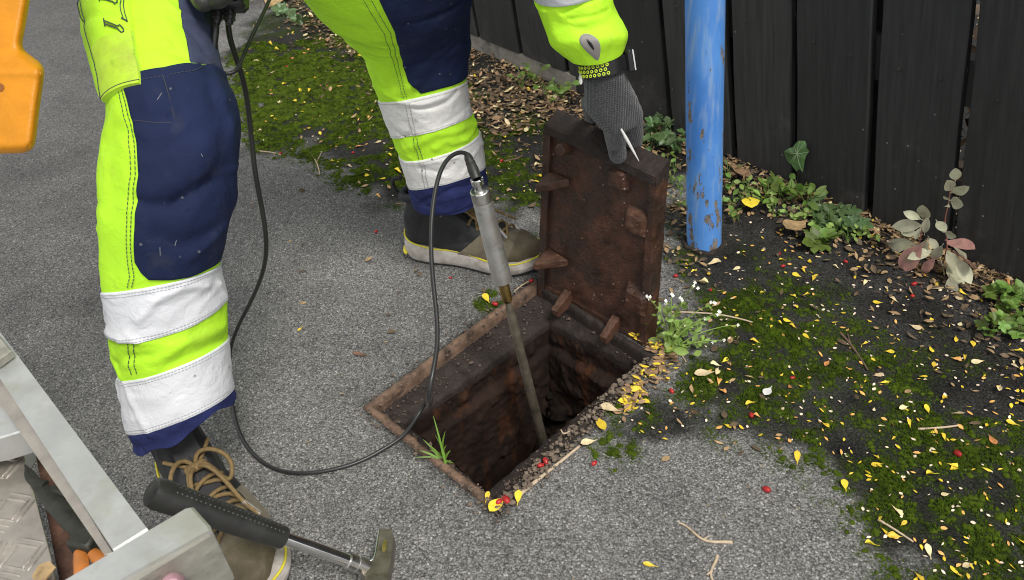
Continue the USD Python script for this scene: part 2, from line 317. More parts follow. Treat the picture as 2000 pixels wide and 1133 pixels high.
M('lace', (0.20, 0.135, 0.055), 0.8, var=0.25, vs=200, bump=0.4, bs=900)
M('white_plastic', (0.72, 0.71, 0.69), 0.4, var=0.05)
M('lime_dot', (0.60, 0.78, 0.05), 0.5, var=0.05)
# knitted glove: ribs across
MAT['knit'] = usdkit.material(stage, '/World/Looks/knit', {
    'geo': ('geometry', {}), 'n': ('noise_texture', {'scale': 420.0, 'detail': 3.0}),
    'wv': ('wave_texture', {'scale': 75.0, 'distortion': 1.2, 'bands_direction': 'x'}), 'wz': ('wave_texture', {'scale': 95.0, 'distortion': 1.2, 'bands_direction': 'z'}),
    'ad': ('math', {'math_type': 'add'}), 'ad2': ('math', {'math_type': 'add'}),
    'r': ('rgb_ramp', {'ramp': [(0.25, (0.022, 0.023, 0.025)), (0.75, (0.085, 0.087, 0.09))]}),
    'b': ('bump', {'strength': 0.7, 'distance': 0.0016}), 'p': ('principled_bsdf', {'roughness': 0.95, 'sheen_weight': 0.3, 'specular_ior_level': 0.2})},
    [('geo.position', 'n.vector'), ('geo.position', 'wv.vector'), ('geo.position', 'wz.vector'), ('n.fac', 'r.fac'), ('r.color', 'p.base_color'),
     ('wv.fac', 'ad.value1'), ('wz.fac', 'ad.value2'), ('ad.value', 'ad2.value1'), ('n.fac', 'ad2.value2'), ('ad2.value', 'b.height'), ('b.normal', 'p.normal')], surface='p.BSDF')
# black stained boards with vertical grain
MAT['board_stain'] = usdkit.material(stage, '/World/Looks/board_stain', {
    'geo': ('attribute', {'attribute': 'grain'}), 'map': ('mapping', {'scale': (1, 1, 0.06)}),
    'n': ('noise_texture', {'scale': 110.0, 'detail': 6.0, 'roughness': 0.65}), 'n2': ('noise_texture', {'scale': 8.0, 'detail': 6.0, 'roughness': 0.7}),
    'n3': ('noise_texture', {'scale': 5.0, 'detail': 3.0}),
    'r': ('rgb_ramp', {'ramp': [(0.33, (0.0115, 0.0115, 0.011)), (0.67, (0.027, 0.027, 0.026))]}),
    'd': ('rgb_ramp', {'ramp': [(0.62, (0, 0, 0)), (0.8, (0.4, 0.4, 0.4))]}),
    'dm': ('mix_color', {'b': (0.085, 0.08, 0.072)}),
    'sv': ('voronoi_texture', {'scale': 26.0}), 'sr': ('rgb_ramp', {'ramp': [(0.035, (1, 1, 1)), (0.06, (0, 0, 0))]}), 'sm': ('mix_color', {'b': (0.2, 0.2, 0.19)}),
    'oi': ('object_info', {}), 'om': ('map_range', {'to_min': 0.70, 'to_max': 1.35}), 'oh': ('hsv', {}), 'sz': ('separate_xyz', {}), 'lo': ('map_range', {'from_min': 0.0, 'from_max': 0.28, 'to_min': 0.13, 'to_max': 0.0, 'clamp': True}), 'la': ('math', {'math_type': 'add'}),
    'b': ('bump', {'strength': 0.45, 'distance': 0.002}),
    'p': ('principled_bsdf', {'roughness': 0.62, 'specular_ior_level': 0.45})},
    [('geo.vector', 'map.vector'), ('map.vector', 'n.vector'), ('geo.vector', 'n2.vector'), ('n.fac', 'r.fac'), ('geo.vector', 'sz.vector'), ('sz.z', 'lo.value'), ('n2.fac', 'la.value1'), ('lo.result', 'la.value2'), ('la.value', 'd.fac'), ('oi.random', 'om.value'), ('om.result', 'oh.value'), ('r.color', 'oh.color'), ('oh.color', 'dm.a'), ('d.color', 'dm.fac'),
     ('geo.vector', 'sv.vector'), ('sv.distance', 'sr.fac'), ('dm.result', 'sm.a'), ('sr.color', 'sm.fac'), ('sm.result', 'p.base_color'), ('n.fac', 'b.height'), ('b.normal', 'p.normal')], surface='p.BSDF')
# blue painted steel post, paint chipped to rust, more so near the foot
MAT['post_paint'] = usdkit.material(stage, '/World/Looks/post_paint', {
    'geo': ('geometry', {}), 'map': ('mapping', {'scale': (1, 1, 0.38)}), 'sx': ('separate_xyz', {}),
    'n': ('noise_texture', {'scale': 48.0, 'detail': 6.0, 'roughness': 0.62}),
    'hr': ('map_range', {'from_min': 0.0, 'from_max': 0.5, 'to_min': 0.165, 'to_max': 0.0, 'clamp': True}),
    'a': ('math', {'math_type': 'add'}), 'm': ('rgb_ramp', {'ramp': [(0.688, (0, 0, 0)), (0.702, (1, 1, 1))]}),
    'n2': ('noise_texture', {'scale': 9.0, 'detail': 6.0}), 'mp2': ('mapping', {'scale': (1, 1, 0.12)}), 'n3': ('noise_texture', {'scale': 90.0, 'detail': 4.0}),
    'pr': ('rgb_ramp', {'ramp': [(0.3, (0.062, 0.215, 0.60)), (0.7, (0.115, 0.32, 0.74))]}),
    'sr': ('rgb_ramp', {'ramp': [(0.48, (0, 0, 0)), (0.75, (0.65, 0.65, 0.65))]}), 'sm': ('mix_color', {'b': (0.30, 0.42, 0.58)}),
    'rn': ('noise_texture', {'scale': 120.0, 'detail': 4.0}), 'rr': ('rgb_ramp', {'ramp': [(0.35, (0.10, 0.085, 0.07)), (0.65, (0.24, 0.20, 0.16))]}),
    'mx': ('mix_color', {}), 'rg': ('map_range', {'to_min': 0.36, 'to_max': 0.85}), 'inv': ('math', {'math_type': 'subtract', 'value1': 1.0}),
    'b': ('bump', {'strength': 0.6, 'distance': 0.0012}), 'p': ('principled_bsdf', {})},
    [('geo.position', 'map.vector'), ('map.vector', 'n.vector'), ('geo.position', 'sx.vector'), ('sx.z', 'hr.value'), ('n.fac', 'a.value1'), ('hr.result', 'a.value2'), ('a.value', 'm.fac'),
     ('geo.position', 'mp2.vector'), ('geo.position', 'n2.vector'), ('n2.fac', 'pr.fac'), ('mp2.vector', 'n3.vector'), ('n3.fac', 'sr.fac'), ('pr.color', 'sm.a'), ('sr.color', 'sm.fac'),
     ('geo.position', 'rn.vector'), ('rn.fac', 'rr.fac'), ('sm.result', 'mx.a'), ('rr.color', 'mx.b'), ('m.color', 'mx.fac'), ('mx.result', 'p.base_color'),
     ('m.color', 'rg.value'), ('rg.result', 'p.roughness'), ('m.color', 'inv.value2'), ('inv.value', 'b.height'), ('b.normal', 'p.normal')], surface='p.BSDF')

# ================================================================== THE SETTING: ground
RIM = np.array([P(708, 798), P(972, 1006), P(1284, 700), P(1048, 546)])      # outer corners of the frame, on the ground
RIM2 = RIM[:, :2]
hole = Polygon(RIM2)
DARK_R = Polygon([P(*q)[:2] for q in [(1300, 470), (1345, 560), (1335, 690), (1265, 770), (1290, 800), (1370, 850), (1440, 900), (1560, 935), (1640, 1010), (1690, 1100), (1720, 1250), (2500, 1400), (2600, 700), (1990, 470), (1700, 380), (1440, 240)]])
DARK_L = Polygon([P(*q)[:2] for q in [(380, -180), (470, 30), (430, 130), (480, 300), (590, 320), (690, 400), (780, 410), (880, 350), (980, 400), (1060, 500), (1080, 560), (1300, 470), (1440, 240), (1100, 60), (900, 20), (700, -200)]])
STRIP = Polygon([P(*q)[:2] for q in [(500, -60), (620, 20), (760, 110), (900, 150), (1040, 235), (1300, 380), (1480, 470), (1700, 540), (1850, 640), (2100, 800), (2300, 700), (2000, 480), (1700, 400), (1440, 270), (1000, 90), (760, -30)]])
SHADE_L = Polygon([P(*q)[:2] for q in [(-900, -200), (300, -200), (400, 0), (430, 200), (330, 500), (250, 800), (240, 1000), (330, 1150), (620, 1180), (620, 1700), (-1500, 1700)]])  # left part of the path whose shade is painted into the asphalt
SPOT = [(955, 590, .05), (1310, 660, .06), (1200, 880, .05), (1230, 800, .06)]
def sdist(poly, xy):
    pts = shapely.points(xy); d = shapely.distance(pts, poly.exterior); return np.where(shapely.contains(poly, pts), d, -d)
def fb(xy, s, oct=4, seed=0):
    xy = np.asarray(xy); return meshkit.fbm(np.c_[xy * s, np.zeros(len(xy))], oct, seed) - 0.5
FC0 = np.array([P(*q) for q in ((1024, 140), (1305, 262), (1548, 355), (1693, 425), (2000, 562))])[:, :2].mean(0); FN0 = np.array([0.82, 0.57])
def grime_shade(xy):
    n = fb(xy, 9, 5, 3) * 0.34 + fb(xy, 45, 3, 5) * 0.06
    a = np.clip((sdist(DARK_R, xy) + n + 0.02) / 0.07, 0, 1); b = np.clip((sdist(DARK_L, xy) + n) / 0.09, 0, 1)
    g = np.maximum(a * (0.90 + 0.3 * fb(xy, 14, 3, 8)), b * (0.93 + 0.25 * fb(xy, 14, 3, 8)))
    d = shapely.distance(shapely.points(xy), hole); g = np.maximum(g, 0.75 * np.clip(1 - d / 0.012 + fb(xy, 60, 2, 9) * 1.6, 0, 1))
    shd = np.clip((sdist(SHADE_L, xy) + .05 + fb(xy, 5, 4, 15) * .22) / .22, 0, 1); g = np.maximum(g, shd * (.36 + .25 * fb(xy, 8, 4, 16)))  # shade over the left tarmac, put into the colour with a soft edge
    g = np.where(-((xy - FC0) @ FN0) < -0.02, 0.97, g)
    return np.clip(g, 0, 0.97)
gx, gy = np.meshgrid(np.arange(-1.5, 1.75, 0.0125), np.arange(0.35, 3.25, 0.0125))
gp = np.c_[gx.ravel(), gy.ravel()] + rng.uniform(-0.003, 0.003, (gx.size, 2))
gp = gp[shapely.distance(shapely.points(gp), hole) > 0.006]
bd = np.vstack([RIM2[i] + (RIM2[(i + 1) % 4] - RIM2[i]) * t for i in range(4) for t in np.linspace(0, 1, 60, endpoint=False)[:, None]])
far = np.array([(x, y) for x in np.linspace(-40, 40, 17) for y in np.linspace(-40, 40, 17) if not (-1.7 < x < 1.9 and 0.2 < y < 3.4)])
ap = np.vstack([gp, bd, far])
tri = Delaunay(ap).simplices
tri = tri[~shapely.contains(hole, shapely.points(ap[tri].mean(1)))]
a2 = np.cross(ap[tri[:, 1]] - ap[tri[:, 0]], ap[tri[:, 2]] - ap[tri[:, 0]]); tri[a2 < 0] = tri[a2 < 0][:, ::-1]
gz = fb(ap, 3, 3, 1) * 0.008 + fb(ap, 40, 2, 2) * 0.004
dh = shapely.distance(shapely.points(ap), hole); gz *= np.clip(dh / 0.05, 0, 1); gz[np.abs(ap).max(1) > 5] = 0
def ground_z(xy):
    xy = np.atleast_2d(xy); d = shapely.distance(shapely.points(xy), hole)
    return (fb(xy, 3, 3, 1) * 0.008 + fb(xy, 40, 2, 2) * 0.004) * np.clip(d / 0.05, 0, 1)

# ================================================================== fence
FUP = nz(P(1560, 3300) - O) * -1                           # boards stand plumb while the path slopes along them
fb_pts = np.array([P(*q) for q in ((1024, 140), (1305, 262), (1548, 355), (1693, 425), (2000, 562))])[:, :2]
_c = fb_pts.mean(0); _t = np.linalg.svd(fb_pts - _c)[2][0]; _t = _t if _t[0] > 0 else -_t
FT = np.array([_t[0], _t[1], 0]); FN = np.array([-_t[1], _t[0], 0])          # along the fence; FN away from the camera
if FN[1] < 0: FN = -FN
FC = np.array([_c[0], _c[1], 0.0])
def f_at(x, y):                                            # fence plane coordinate of a photograph direction: distance along at ground level
    n = nz(np.cross(FT, FUP)); q = plane_hit(x, y, FC, n) - FC
    A = np.stack([FT, FUP], 1); s = np.linalg.lstsq(A, q, rcond=None)[0]; return s
gaps = [f_at(x, y)[0] for x, y in ((932, 50), (1012, 70), (1098, 80), (1297, 100), (1426, 150), (1550, 180), (1703, 220), (1882, 220))]
step = np.median(np.diff(gaps)); print('fence gaps', np.round(gaps, 3), FT, FN, FUP)
_g = [gaps[0] - step * k for k in range(14, 0, -1)] + gaps
_g.insert(_g.index(gaps[3]), (gaps[2] + gaps[3]) / 2) if gaps[3] - gaps[2] > 1.5 * step else None
_g += [gaps[-1] + step * k for k in range(1, 9)]
fence = thing('fence', 'black stained fence of upright boards behind the blue post', 'fence', FC)
HALFGAP = 0.009
plinth_end = f_at(1125, 180)[0]
for i in range(len(_g) - 1):
    s0, s1 = _g[i] + HALFGAP, _g[i + 1] - HALFGAP
    if s1 - s0 < 0.03: continue
    r = np.random.default_rng(100 + i)
    z0 = 0.055 if s1 < plinth_end + 0.05 else 0.0 + r.uniform(-.01, .006)
    hgt = 1.75 + r.uniform(-.01, .01); tk = 0.021; out = r.uniform(-.0035, .0035)
    ns, nh = 7, 40; V, F = [], []
    ring = [(-1, 0), (-1, 1)]
    # cross-section loop with rounded arrises, swept up the board
    w = (s1 - s0) / 2; b_ = 0.003
    sec = [(-w + b_, 0)] + [(x, 0) for x in np.linspace(-w + 4 * b_, w - 4 * b_, 5)] + [(w - b_, 0), (w, b_), (w, tk - b_), (w - b_, tk), (-w + b_, tk), (-w, tk - b_), (-w, b_)]
    sec = np.array(sec); m = len(sec)
    for k in range(nh + 1):
        hh = z0 / FUP[2] + (hgt - z0) * k / nh
        cup = 0.0016 * (1 - (sec[:, 0] / w) ** 2) * r.choice([1, 1]) * (1 if i % 3 else -1)
        wob = 0.0012 * math.sin(k * 0.7 + i * 2.1)
        p = FC + FT * ((s0 + s1) / 2 + sec[:, 0, None] + wob) + FN * (sec[:, 1, None] + out - 0.001 * np.sin(k * 0.3 + i) - cup[:, None] * (sec[:, 1, None] < 0.001)) + FUP * hh
        V.append(p)
    V = np.vstack(V); q = V - FC; GC = np.stack([q @ FT - .178 * 0, q @ FN, q[:, 2] / FUP[2]], 1); GC[:, 0] -= (FUP @ FT) * GC[:, 2]; GC[:, 0] += i * 1.7
    for k in range(nh):
        for j in range(m):
            F.append((k * m + j, k * m + (j + 1) % m, (k + 1) * m + (j + 1) % m, (k + 1) * m + j))
    F = np.array(F); F = np.vstack([F[:, [0, 1, 2]], F[:, [0, 2, 3]]])
    F = np.vstack([F, [(0, j + 1, j) for j in range(1, m - 1)], [(nh * m, nh * m + j, nh * m + j + 1) for j in range(1, m - 1)]])
    for hz_ in (.35, 1.4):
        for sx_ in (-.5, .5):
            c_ = FC + FT * ((s0 + s1) / 2 + sx_ * w) + FN * (out - .0024) + FUP * (hz_ + r.uniform(-.012, .012)); obj('nail', lathe(c_ + FN * .004, c_ - FN * .001, [(0, .0034), (.0036, .0034), (.0042, .0024), (.0044, 0)], 10), 'tool_dark', fence, smooth=40)
    bp_ = obj('board', (V, F), 'board_stain', fence, smooth=False)
    UsdGeom.PrimvarsAPI(stage.GetPrimAtPath(bp_)).CreatePrimvar('grain', Sdf.ValueTypeNames.Float3Array, 'vertex').Set(Vt.Vec3fArray.FromNumpy(GC.astype(np.float32)))
for i, s in enumerate(_g):                                  # boards on the far side of the rails, covering the gaps
    if True:
        c = FC + FT * (s + (.046 if abs(s - gaps[7]) < 0.01 else 0)) + FN * 0.075 + FUP * 0.86
        obj('back_board', block(c, FT * 0.055, FN * 0.010, FUP * 0.90), 'board_stain', fence, smooth=False)
for h in (0.35, 1.4):
    obj('rail', block(FC + FN * 0.044 + FUP * h + FT * (_g[0] + _g[-1]) / 2, FT * (_g[-1] - _g[0]) / 2, FN * 0.0195, FUP * 0.045), 'board_stain', fence, smooth=False)
for s in (_g[3] + .06, _g[16] + .1, _g[-3] + .05):
    obj('post', block(FC + FN * 0.135 + FUP * 0.87 + FT * s, FT * 0.045, FN * 0.045, FUP * 0.87), 'board_stain', fence, smooth=False)
obj('plinth', block(FC + FN * 0.024 + FT * (plinth_end + _g[0]) / 2 + np.array([0, 0, 0.0235]), FT * (plinth_end - _g[0]) / 2, FN * 0.022, np.array([0, 0, 0.0305]), 0.004), 'concrete', fence, smooth=False)

fence_d = lambda xy: -((xy - FC[:2]) @ FN[:2])              # distance in front of the boards
def m_moss(xy):
    n = fb(xy, 11, 4, 21) + .5; n2 = fb(xy, 45, 3, 22) + .5
    wr_ = .16 * np.exp(-(((xy - P(1880, 1080)[:2]) / [.25, .25]) ** 2).sum(1)) + .07 * np.exp(-(((xy - P(1620, 760)[:2]) / [.22, .22]) ** 2).sum(1)) - .04
    a = np.clip((sdist(DARK_R, xy) + .03) / .10, 0, 1) * np.clip((n - .34 + wr_) * 5, 0, 1) * np.clip((n2 - .30) * 4, 0, 1) * np.clip((fence_d(xy) - .22) / .22, 0, 1)
    w = np.exp(-(((xy - P(600, 175)[:2]) / [.42, .42]) ** 2).sum(1))
    b = np.clip((sdist(DARK_L, xy) + .02) / .08, 0, 1) * (np.clip((n - .33 + w * .16) * 5, 0, 1) * np.clip((n2 - .30 + w * .06) * 4, 0, 1)) * np.clip((fence_d(xy) - .16) / .10, 0, 1)
    out = np.maximum(a * .9, b)
    for x, y, rr in SPOT: out = np.maximum(out, .9 * np.clip((n2 - .42) * 6, 0, 1) * np.clip(2 * (1 - np.linalg.norm(xy - P(x, y)[:2], axis=1) / rr), 0, 1))
    return out
obj('ground', (np.c_[ap, gz], tri), 'asphalt', smooth=True, kind='structure', primvars={'grime_shade': grime_shade(ap), 'mossy': m_moss(ap) * .75})

# ================================================================== blue post
def post_dir():                                             # plumb, with the slight lean it has in the photograph
    b = P(1375, 474); best = None
    n = nz(np.cross(ray(np.float64(1375), np.float64(474)), ray(np.float64(1377), np.float64(0)))); d = FUP - n * (FUP @ n); return b, nz(d)
pb, pd = post_dir()
post = thing('steel_post', 'blue painted round steel post with chipped rusty paint', 'post', pb)
th = np.linspace(0, 2 * np.pi, 48, endpoint=False)
rad = 0.0375
prof = [(-0.03, rad), (0.0, rad)] + [(h, rad) for h in np.linspace(0.05, 1.9, 20)] + [(1.905, rad * .9), (1.907, 0)]
obj('tube', lathe(pb, pb + pd, prof, 48), 'post_paint', post, smooth=40)
ring = [(pb + 0.0 * pd + (rad + 0.004 + 0.004 * math.sin(7 * a) * math.sin(3 * a)) * np.array([math.cos(a), math.sin(a), 0])) for a in np.linspace(0, 2 * np.pi, 40)]
obj('tar_collar', tube(np.array(ring), 0.006, 7, caps=False), 'soil', post, smooth=True)

# ================================================================== access frame and its chamber
ZL = -0.035                                                # ledge that carried the lid
eA = nz(RIM[1] - RIM[0]); eB = nz(RIM[3] - RIM[0])
def inset(poly, d):
    q = Polygon(poly[:, :2]).buffer(-d, join_style=2); c = np.array(q.exterior.coords)[:-1]
    out = np.array([c[np.argmin(np.linalg.norm(c - (p[:2] + (Polygon(poly[:, :2]).centroid.coords[0] - p[:2]) * .08), axis=1))] for p in poly]); return out
cen = RIM2.mean(0)
IN1 = inset(RIM, 0.017)
frm = thing('manhole', 'rusty iron frame of the open hole, edged with grit and leaves', 'manhole', (cen[0], cen[1], 0))
def side_strip(o0, o1, i0, i1, z_top, z_in, seed, n=70):
    """A worn iron rim: rounded strip between an outer and an inner edge with a rough top."""
    t = np.linspace(0, 1, n)[:, None]; o = o0 + (o1 - o0) * t; i = i0 + (i1 - i0) * t
    prof = [(0.0, -0.004), (0.06, 0.003), (0.25, z_top), (0.6, z_top), (0.9, z_top - 0.003), (1.0, -0.008), (1.0, z_in)]
    V = []
    for k, (a, z) in enumerate(prof):
        xy = o + (i - o) * a
        fade = np.sin(np.pi * t[:, 0]) ** .35
        if 0 < k < 6: xy = xy + (fb(xy, 80, 3, seed) * fade)[:, None] * 0.006
        zz = np.full(n, z) + (fb(xy, 110, 3, seed + 1) * 0.006 * fade if 0 < k < 6 else 0)
        V.append(np.c_[xy, zz])
    m = len(prof); V = np.stack(V, 1).reshape(-1, 3)
    F = [(k * m + j, k * m + j + 1, (k + 1) * m + j + 1, (k + 1) * m + j) for k in range(n - 1) for j in range(m - 1)]
    return V, np.array(F)[:, ::-1]
for k in range(4):
    a, b = k, (k + 1) % 4
    obj('rim', side_strip(RIM2[a], RIM2[b], IN1[a], IN1[b], 0.006, ZL - 0.02, 20 + k), ('frame_rim', 'soil', 'rust_dark', 'frame_rim')[k], frm, smooth=50)
# the ledge with dirt, one piece a side, then the chamber walls
PIT_T = np.array([P(800, 830, ZL), P(955, 962, ZL), P(1236, 716, ZL), P(1072, 636, ZL)])[:, :2]
PIT_T = np.array([P(792, 828, ZL), P(950, 958, ZL), P(1236, 716, ZL), P(1072, 632, ZL)])[:, :2]
for k in range(4):
    a, b = k, (k + 1) % 4; n = 60; t = np.linspace(0, 1, n)[:, None]
    o = IN1[a] + (IN1[b] - IN1[a]) * t; i = PIT_T[a] + (PIT_T[b] - PIT_T[a]) * t; V = []
    rows = np.linspace(0, 1, 9)
    for q in rows:
        xy = o + (i - o) * q
        xy = xy + (fb(xy, 35, 3, 40 + k)[:, None] * 0.012 * (q == 1) * np.sin(np.pi * t) ** .4 * (cen - xy) / .2)
        z = ZL + 0.016 * (1 - q) ** 1.2 + fb(xy, 70, 4, 50) * 0.010 * (0.3 + np.sin(np.pi * min(q, .8))) - 0.004 * (q == 1)
        V.append(np.c_[xy, z])
    low = V[-1].copy(); low[:, 2] = ZL - 0.04; V.append(low)
    m = len(V); V = np.stack(V, 1).reshape(-1, 3)
    F = [(x * m + j, x * m + j + 1, (x + 1) * m + j + 1, (x + 1) * m + j) for x in range(n - 1) for j in range(m - 1)]
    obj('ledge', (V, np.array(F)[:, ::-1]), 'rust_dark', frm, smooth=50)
for k in range(4):
    a, b = k, (k + 1) % 4; n = 90; t = np.linspace(0, 1, n)[:, None]; V = []
    pin = PIT_T + (cen - PIT_T) * 0.02; base = pin[a] + (pin[b] - pin[a]) * t; fd_ = (np.sin(np.pi * t) ** .3)
    nrm = nz(np.array([-(pin[b] - pin[a])[1], (pin[b] - pin[a])[0]])); nrm = nrm if nrm @ (cen - base[n // 2]) > 0 else -nrm
    for z in np.r_[np.linspace(ZL - 0.012, -0.30, 56), np.linspace(-.32, -.6, 14)]:
        q3 = np.c_[base, np.full(n, z)]
        scale_ = np.maximum(meshkit.fbm(q3 * [38, 38, 30], 4, 60) - .5, -.02) * .034 + (meshkit.fbm(q3 * [120, 120, 90], 3, 62) - .5) * .007
        step_ = .016 * np.clip((-.085 - z) / .012, 0, 1)
        V.append(np.c_[base + nrm * (scale_[:, None] + step_) * fd_ + (cen - base) * .05 * (z < -.085) * (1 - fd_), np.full(n, z)])
    m = len(V); V = np.stack(V, 1).reshape(-1, 3)
    F = [(x * m + j, x * m + j + 1, (x + 1) * m + j + 1, (x + 1) * m + j) for x in range(n - 1) for j in range(m - 1)]
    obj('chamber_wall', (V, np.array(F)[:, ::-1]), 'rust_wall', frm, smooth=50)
# soil in the bottom, heaped at the far side
px, py = np.meshgrid(np.linspace(-0.40, 0.40, 90), np.linspace(-0.42, 0.42, 90)); q = np.c_[px.ravel() + cen[0], py.ravel() + cen[1]]
pin = Polygon(PIT_T + (cen - PIT_T) * 0.0).buffer(0.015)
hz = -0.40 + 0.21 * np.exp(-(((q - P(1110, 770, -0.25)[:2]) / [0.12, 0.12]) ** 2).sum(1)) + fb(q, 14, 5, 71) * 0.15 + fb(q, 60, 3, 72) * 0.02
q_pit = np.c_[q, hz]; tri = Delaunay(q).simplices; tri = tri[shapely.contains(pin, shapely.points(q[tri].mean(1)))]
a2 = np.cross(q[tri[:, 1]] - q[tri[:, 0]], q[tri[:, 2]] - q[tri[:, 0]]); tri[a2 < 0] = tri[a2 < 0][:, ::-1]
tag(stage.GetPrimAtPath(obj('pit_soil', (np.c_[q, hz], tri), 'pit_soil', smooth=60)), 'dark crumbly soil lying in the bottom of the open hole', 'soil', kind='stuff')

# ================================================================== lid, stood open on its hinge edge
BL, BR = P(1050, 578, -0.02), P(1258, 694, -0.02)
lx = nz(BR - BL); LW = np.linalg.norm(BR - BL); ltilt = np.array([0.054, 0.048, 0.99]); lu = nz(ltilt - lx * (ltilt @ lx)); ln = nz(np.cross(lx, lu))
if ln @ (O - BL) < 0: ln = -ln
LH = 0.374
lid = thing('iron_hatch', 'rusty brown cast iron lid standing open beside the hole', 'manhole cover', (BL + BR) / 2)
TLc, TRc = plane_hit(1066, 243, BL, ln), plane_hit(1282, 345, BL, ln)      # the casting is a little out of square
def lp(a, b, c=0.0):
    s_, t_ = a / LW, b / LH
    return (BL * (1 - s_) + BR * s_) * (1 - t_) + (TLc * (1 - s_) + TRc * s_) * t_ + ln * c
def lab(x, y, c=0.0):
    w_ = plane_hit(x, y, BL + ln * c, ln) - ln * c; a, b = (w_ - BL) @ lx, (w_ - BL) @ lu
    for _ in range(6):
        e_ = w_ - lp(a, b); a, b = a + e_ @ lx, b + e_ @ lu
    return a, b
def lbox(a0, a1, b0, b1, c0, c1, bev=0.002):
    q = [lp(a0 if i < 0 else a1, b0 if j < 0 else b1, c0 if k < 0 else c1) for i in (-1, 1) for j in (-1, 1) for k in (-1, 1)]; m_ = np.mean(q, 0)
    return hull([p_ + d_ * np.sign((m_ - p_) @ d_) * bev for p_ in q for d_ in (lx, lu, ln)])
def roughen(mesh, amp, seed, s=60, edge=0.008):
    v, f = arr(mesh); t = trimesh.Trimesh(v, f)
    v, f = trimesh.remesh.subdivide_to_size(t.vertices, t.faces, edge)
    t = trimesh.Trimesh(v, f, process=True); n = t.vertex_normals
    t.vertices = t.vertices + n * ((meshkit.fbm(t.vertices * s, 4, seed) - .5) * 2 * amp)[:, None]; return t
obj('plate', roughen(lbox(0, LW, 0, LH, -0.030, -0.008, 0.003), 0.0026, 3, 70), 'rust_plate', lid, smooth=40)
def rib(a0, a1, b0, b1, c0=-0.009, c1=0.0, seed=0): return roughen(lbox(a0, a1, b0, b1, c0, c1, 0.004), 0.0024, seed, 75)
bw = 0.013
obj('edge_rib', rib(-0.001, bw, -0.001, LH, -0.0315, 0.0, 4), 'rust_plate', lid, smooth=40)
obj('edge_rib', rib(LW - bw - .001, LW + .001, 0.0, LH, -0.0325, 0.001, 5), 'rust_plate', lid, smooth=40)
tb = hull([lp(a, b, c) for a in (-.0015, LW + .0015) for b, c in ((LH - bw - .004, .0015), (LH - .001, .0022), (LH + .0015, -.001), (LH + .020, -.031), (LH + .018, -.0335), (LH - bw, -.0335))])
obj('edge_rib', roughen(tb, .0024, 6, 75), 'rust_dark', lid, smooth=40)
obj('edge_rib', rib(bw, LW - bw, 0.012, 0.012 + 0.02, -0.009, -0.002, 7), 'rust_plate', lid, smooth=40)
def wedge(pa, pb, ptip, name, seed):
    """a three-cornered bracket whose flat top shows from above: two corners on the plate, one standing off it"""
    A_, B_ = lp(*lab(*pa), -.008), lp(*lab(*pb), .002); T_ = plane_hit(*ptip, BL + ln * .034, ln); h = 0.016
    top = [A_, B_, B_ * .9 + T_ * .1 + ln * .002, T_ + lx * .004, T_ - lx * .003, A_ * .75 + T_ * .25 - lx * .002]
    obj(name, roughen(prism(top, -lu * h, 0.0022), 0.0013, seed, 90, .005), 'rust_edge', lid, smooth=40)
wedge((1068, 334), (1113, 349), (1048, 361), 'bracket', 11)
wedge((1066, 485), (1110, 506), (1044, 514), 'bracket', 12)
def lug(x0, y0, x1, y1, wid, name, seed, c0=-0.006, c1=0.042):
    """an oblong lug standing off the plate, foot at the first point, head at the second"""
    a0, b0 = lab(x0, y0, c0); a1, b1 = lab(x1, y1, c1)
    p0, p1 = lp(a0, b0, c0), lp(a1, b1, c1); d = nz(p1 - p0); side = nz(np.cross(d, lu)); upv = nz(np.cross(side, d))
    q = [p0 + side * s * wid + upv * u * 0.017 for s in (-1, 1) for u in (-1, 1)] + [p1 + side * s * wid * .85 + upv * u * 0.008 for s in (-1, 1) for u in (-1, 1)] + [p0 + side * s * wid - lu * .02 for s in (-1, 1)]
    obj(name, roughen(hull(q), 0.0020, seed, 90, edge=.005), 'rust_edge', lid, smooth=40)
lug(1112, 578, 1083, 612, 0.0085, 'lug', 13)
lug(1205, 628, 1178, 664, 0.0085, 'lug', 14)
def boss(x, y, w, h, d, seed, mat='rust_plate'):
    a, b = lab(x, y); q = [lp(a + sx * w, b + sy * h, -0.010) for sx in (-1, 1) for sy in (-1, 1)] + [lp(a + sx * w * .62, b + sy * h * .62, d) for sx in (-1, 1) for sy in (-1, 1)]
    obj('boss', roughen(hull(q), 0.0028, seed, 90, .005), mat, lid, smooth=40)
boss(1244, 436, 0.029, 0.024, 0.010, 21, 'rust_edge'); boss(1243, 588, 0.030, 0.028, 0.010, 22); boss(1206, 350, 0.024, 0.022, 0.008, 23)
a, b = lab(1102, 290); p = lp(a, b, -0.008)
obj('stud', roughen(lathe(p, p + ln, [(0, 0.012), (0.018, 0.0115), (0.022, 0.009), (0.0225, 0)], 16), 0.0006, 31), 'rust_edge', lid, smooth=40)
a, b = lab(1165, 262); 
obj('hinge_bar', roughen(tube([lp(0.01, -0.006, -0.02), lp(LW - 0.01, -0.006, -0.02)], 0.009, 10), 0.001, 33), 'rust_dark', lid, smooth=40)

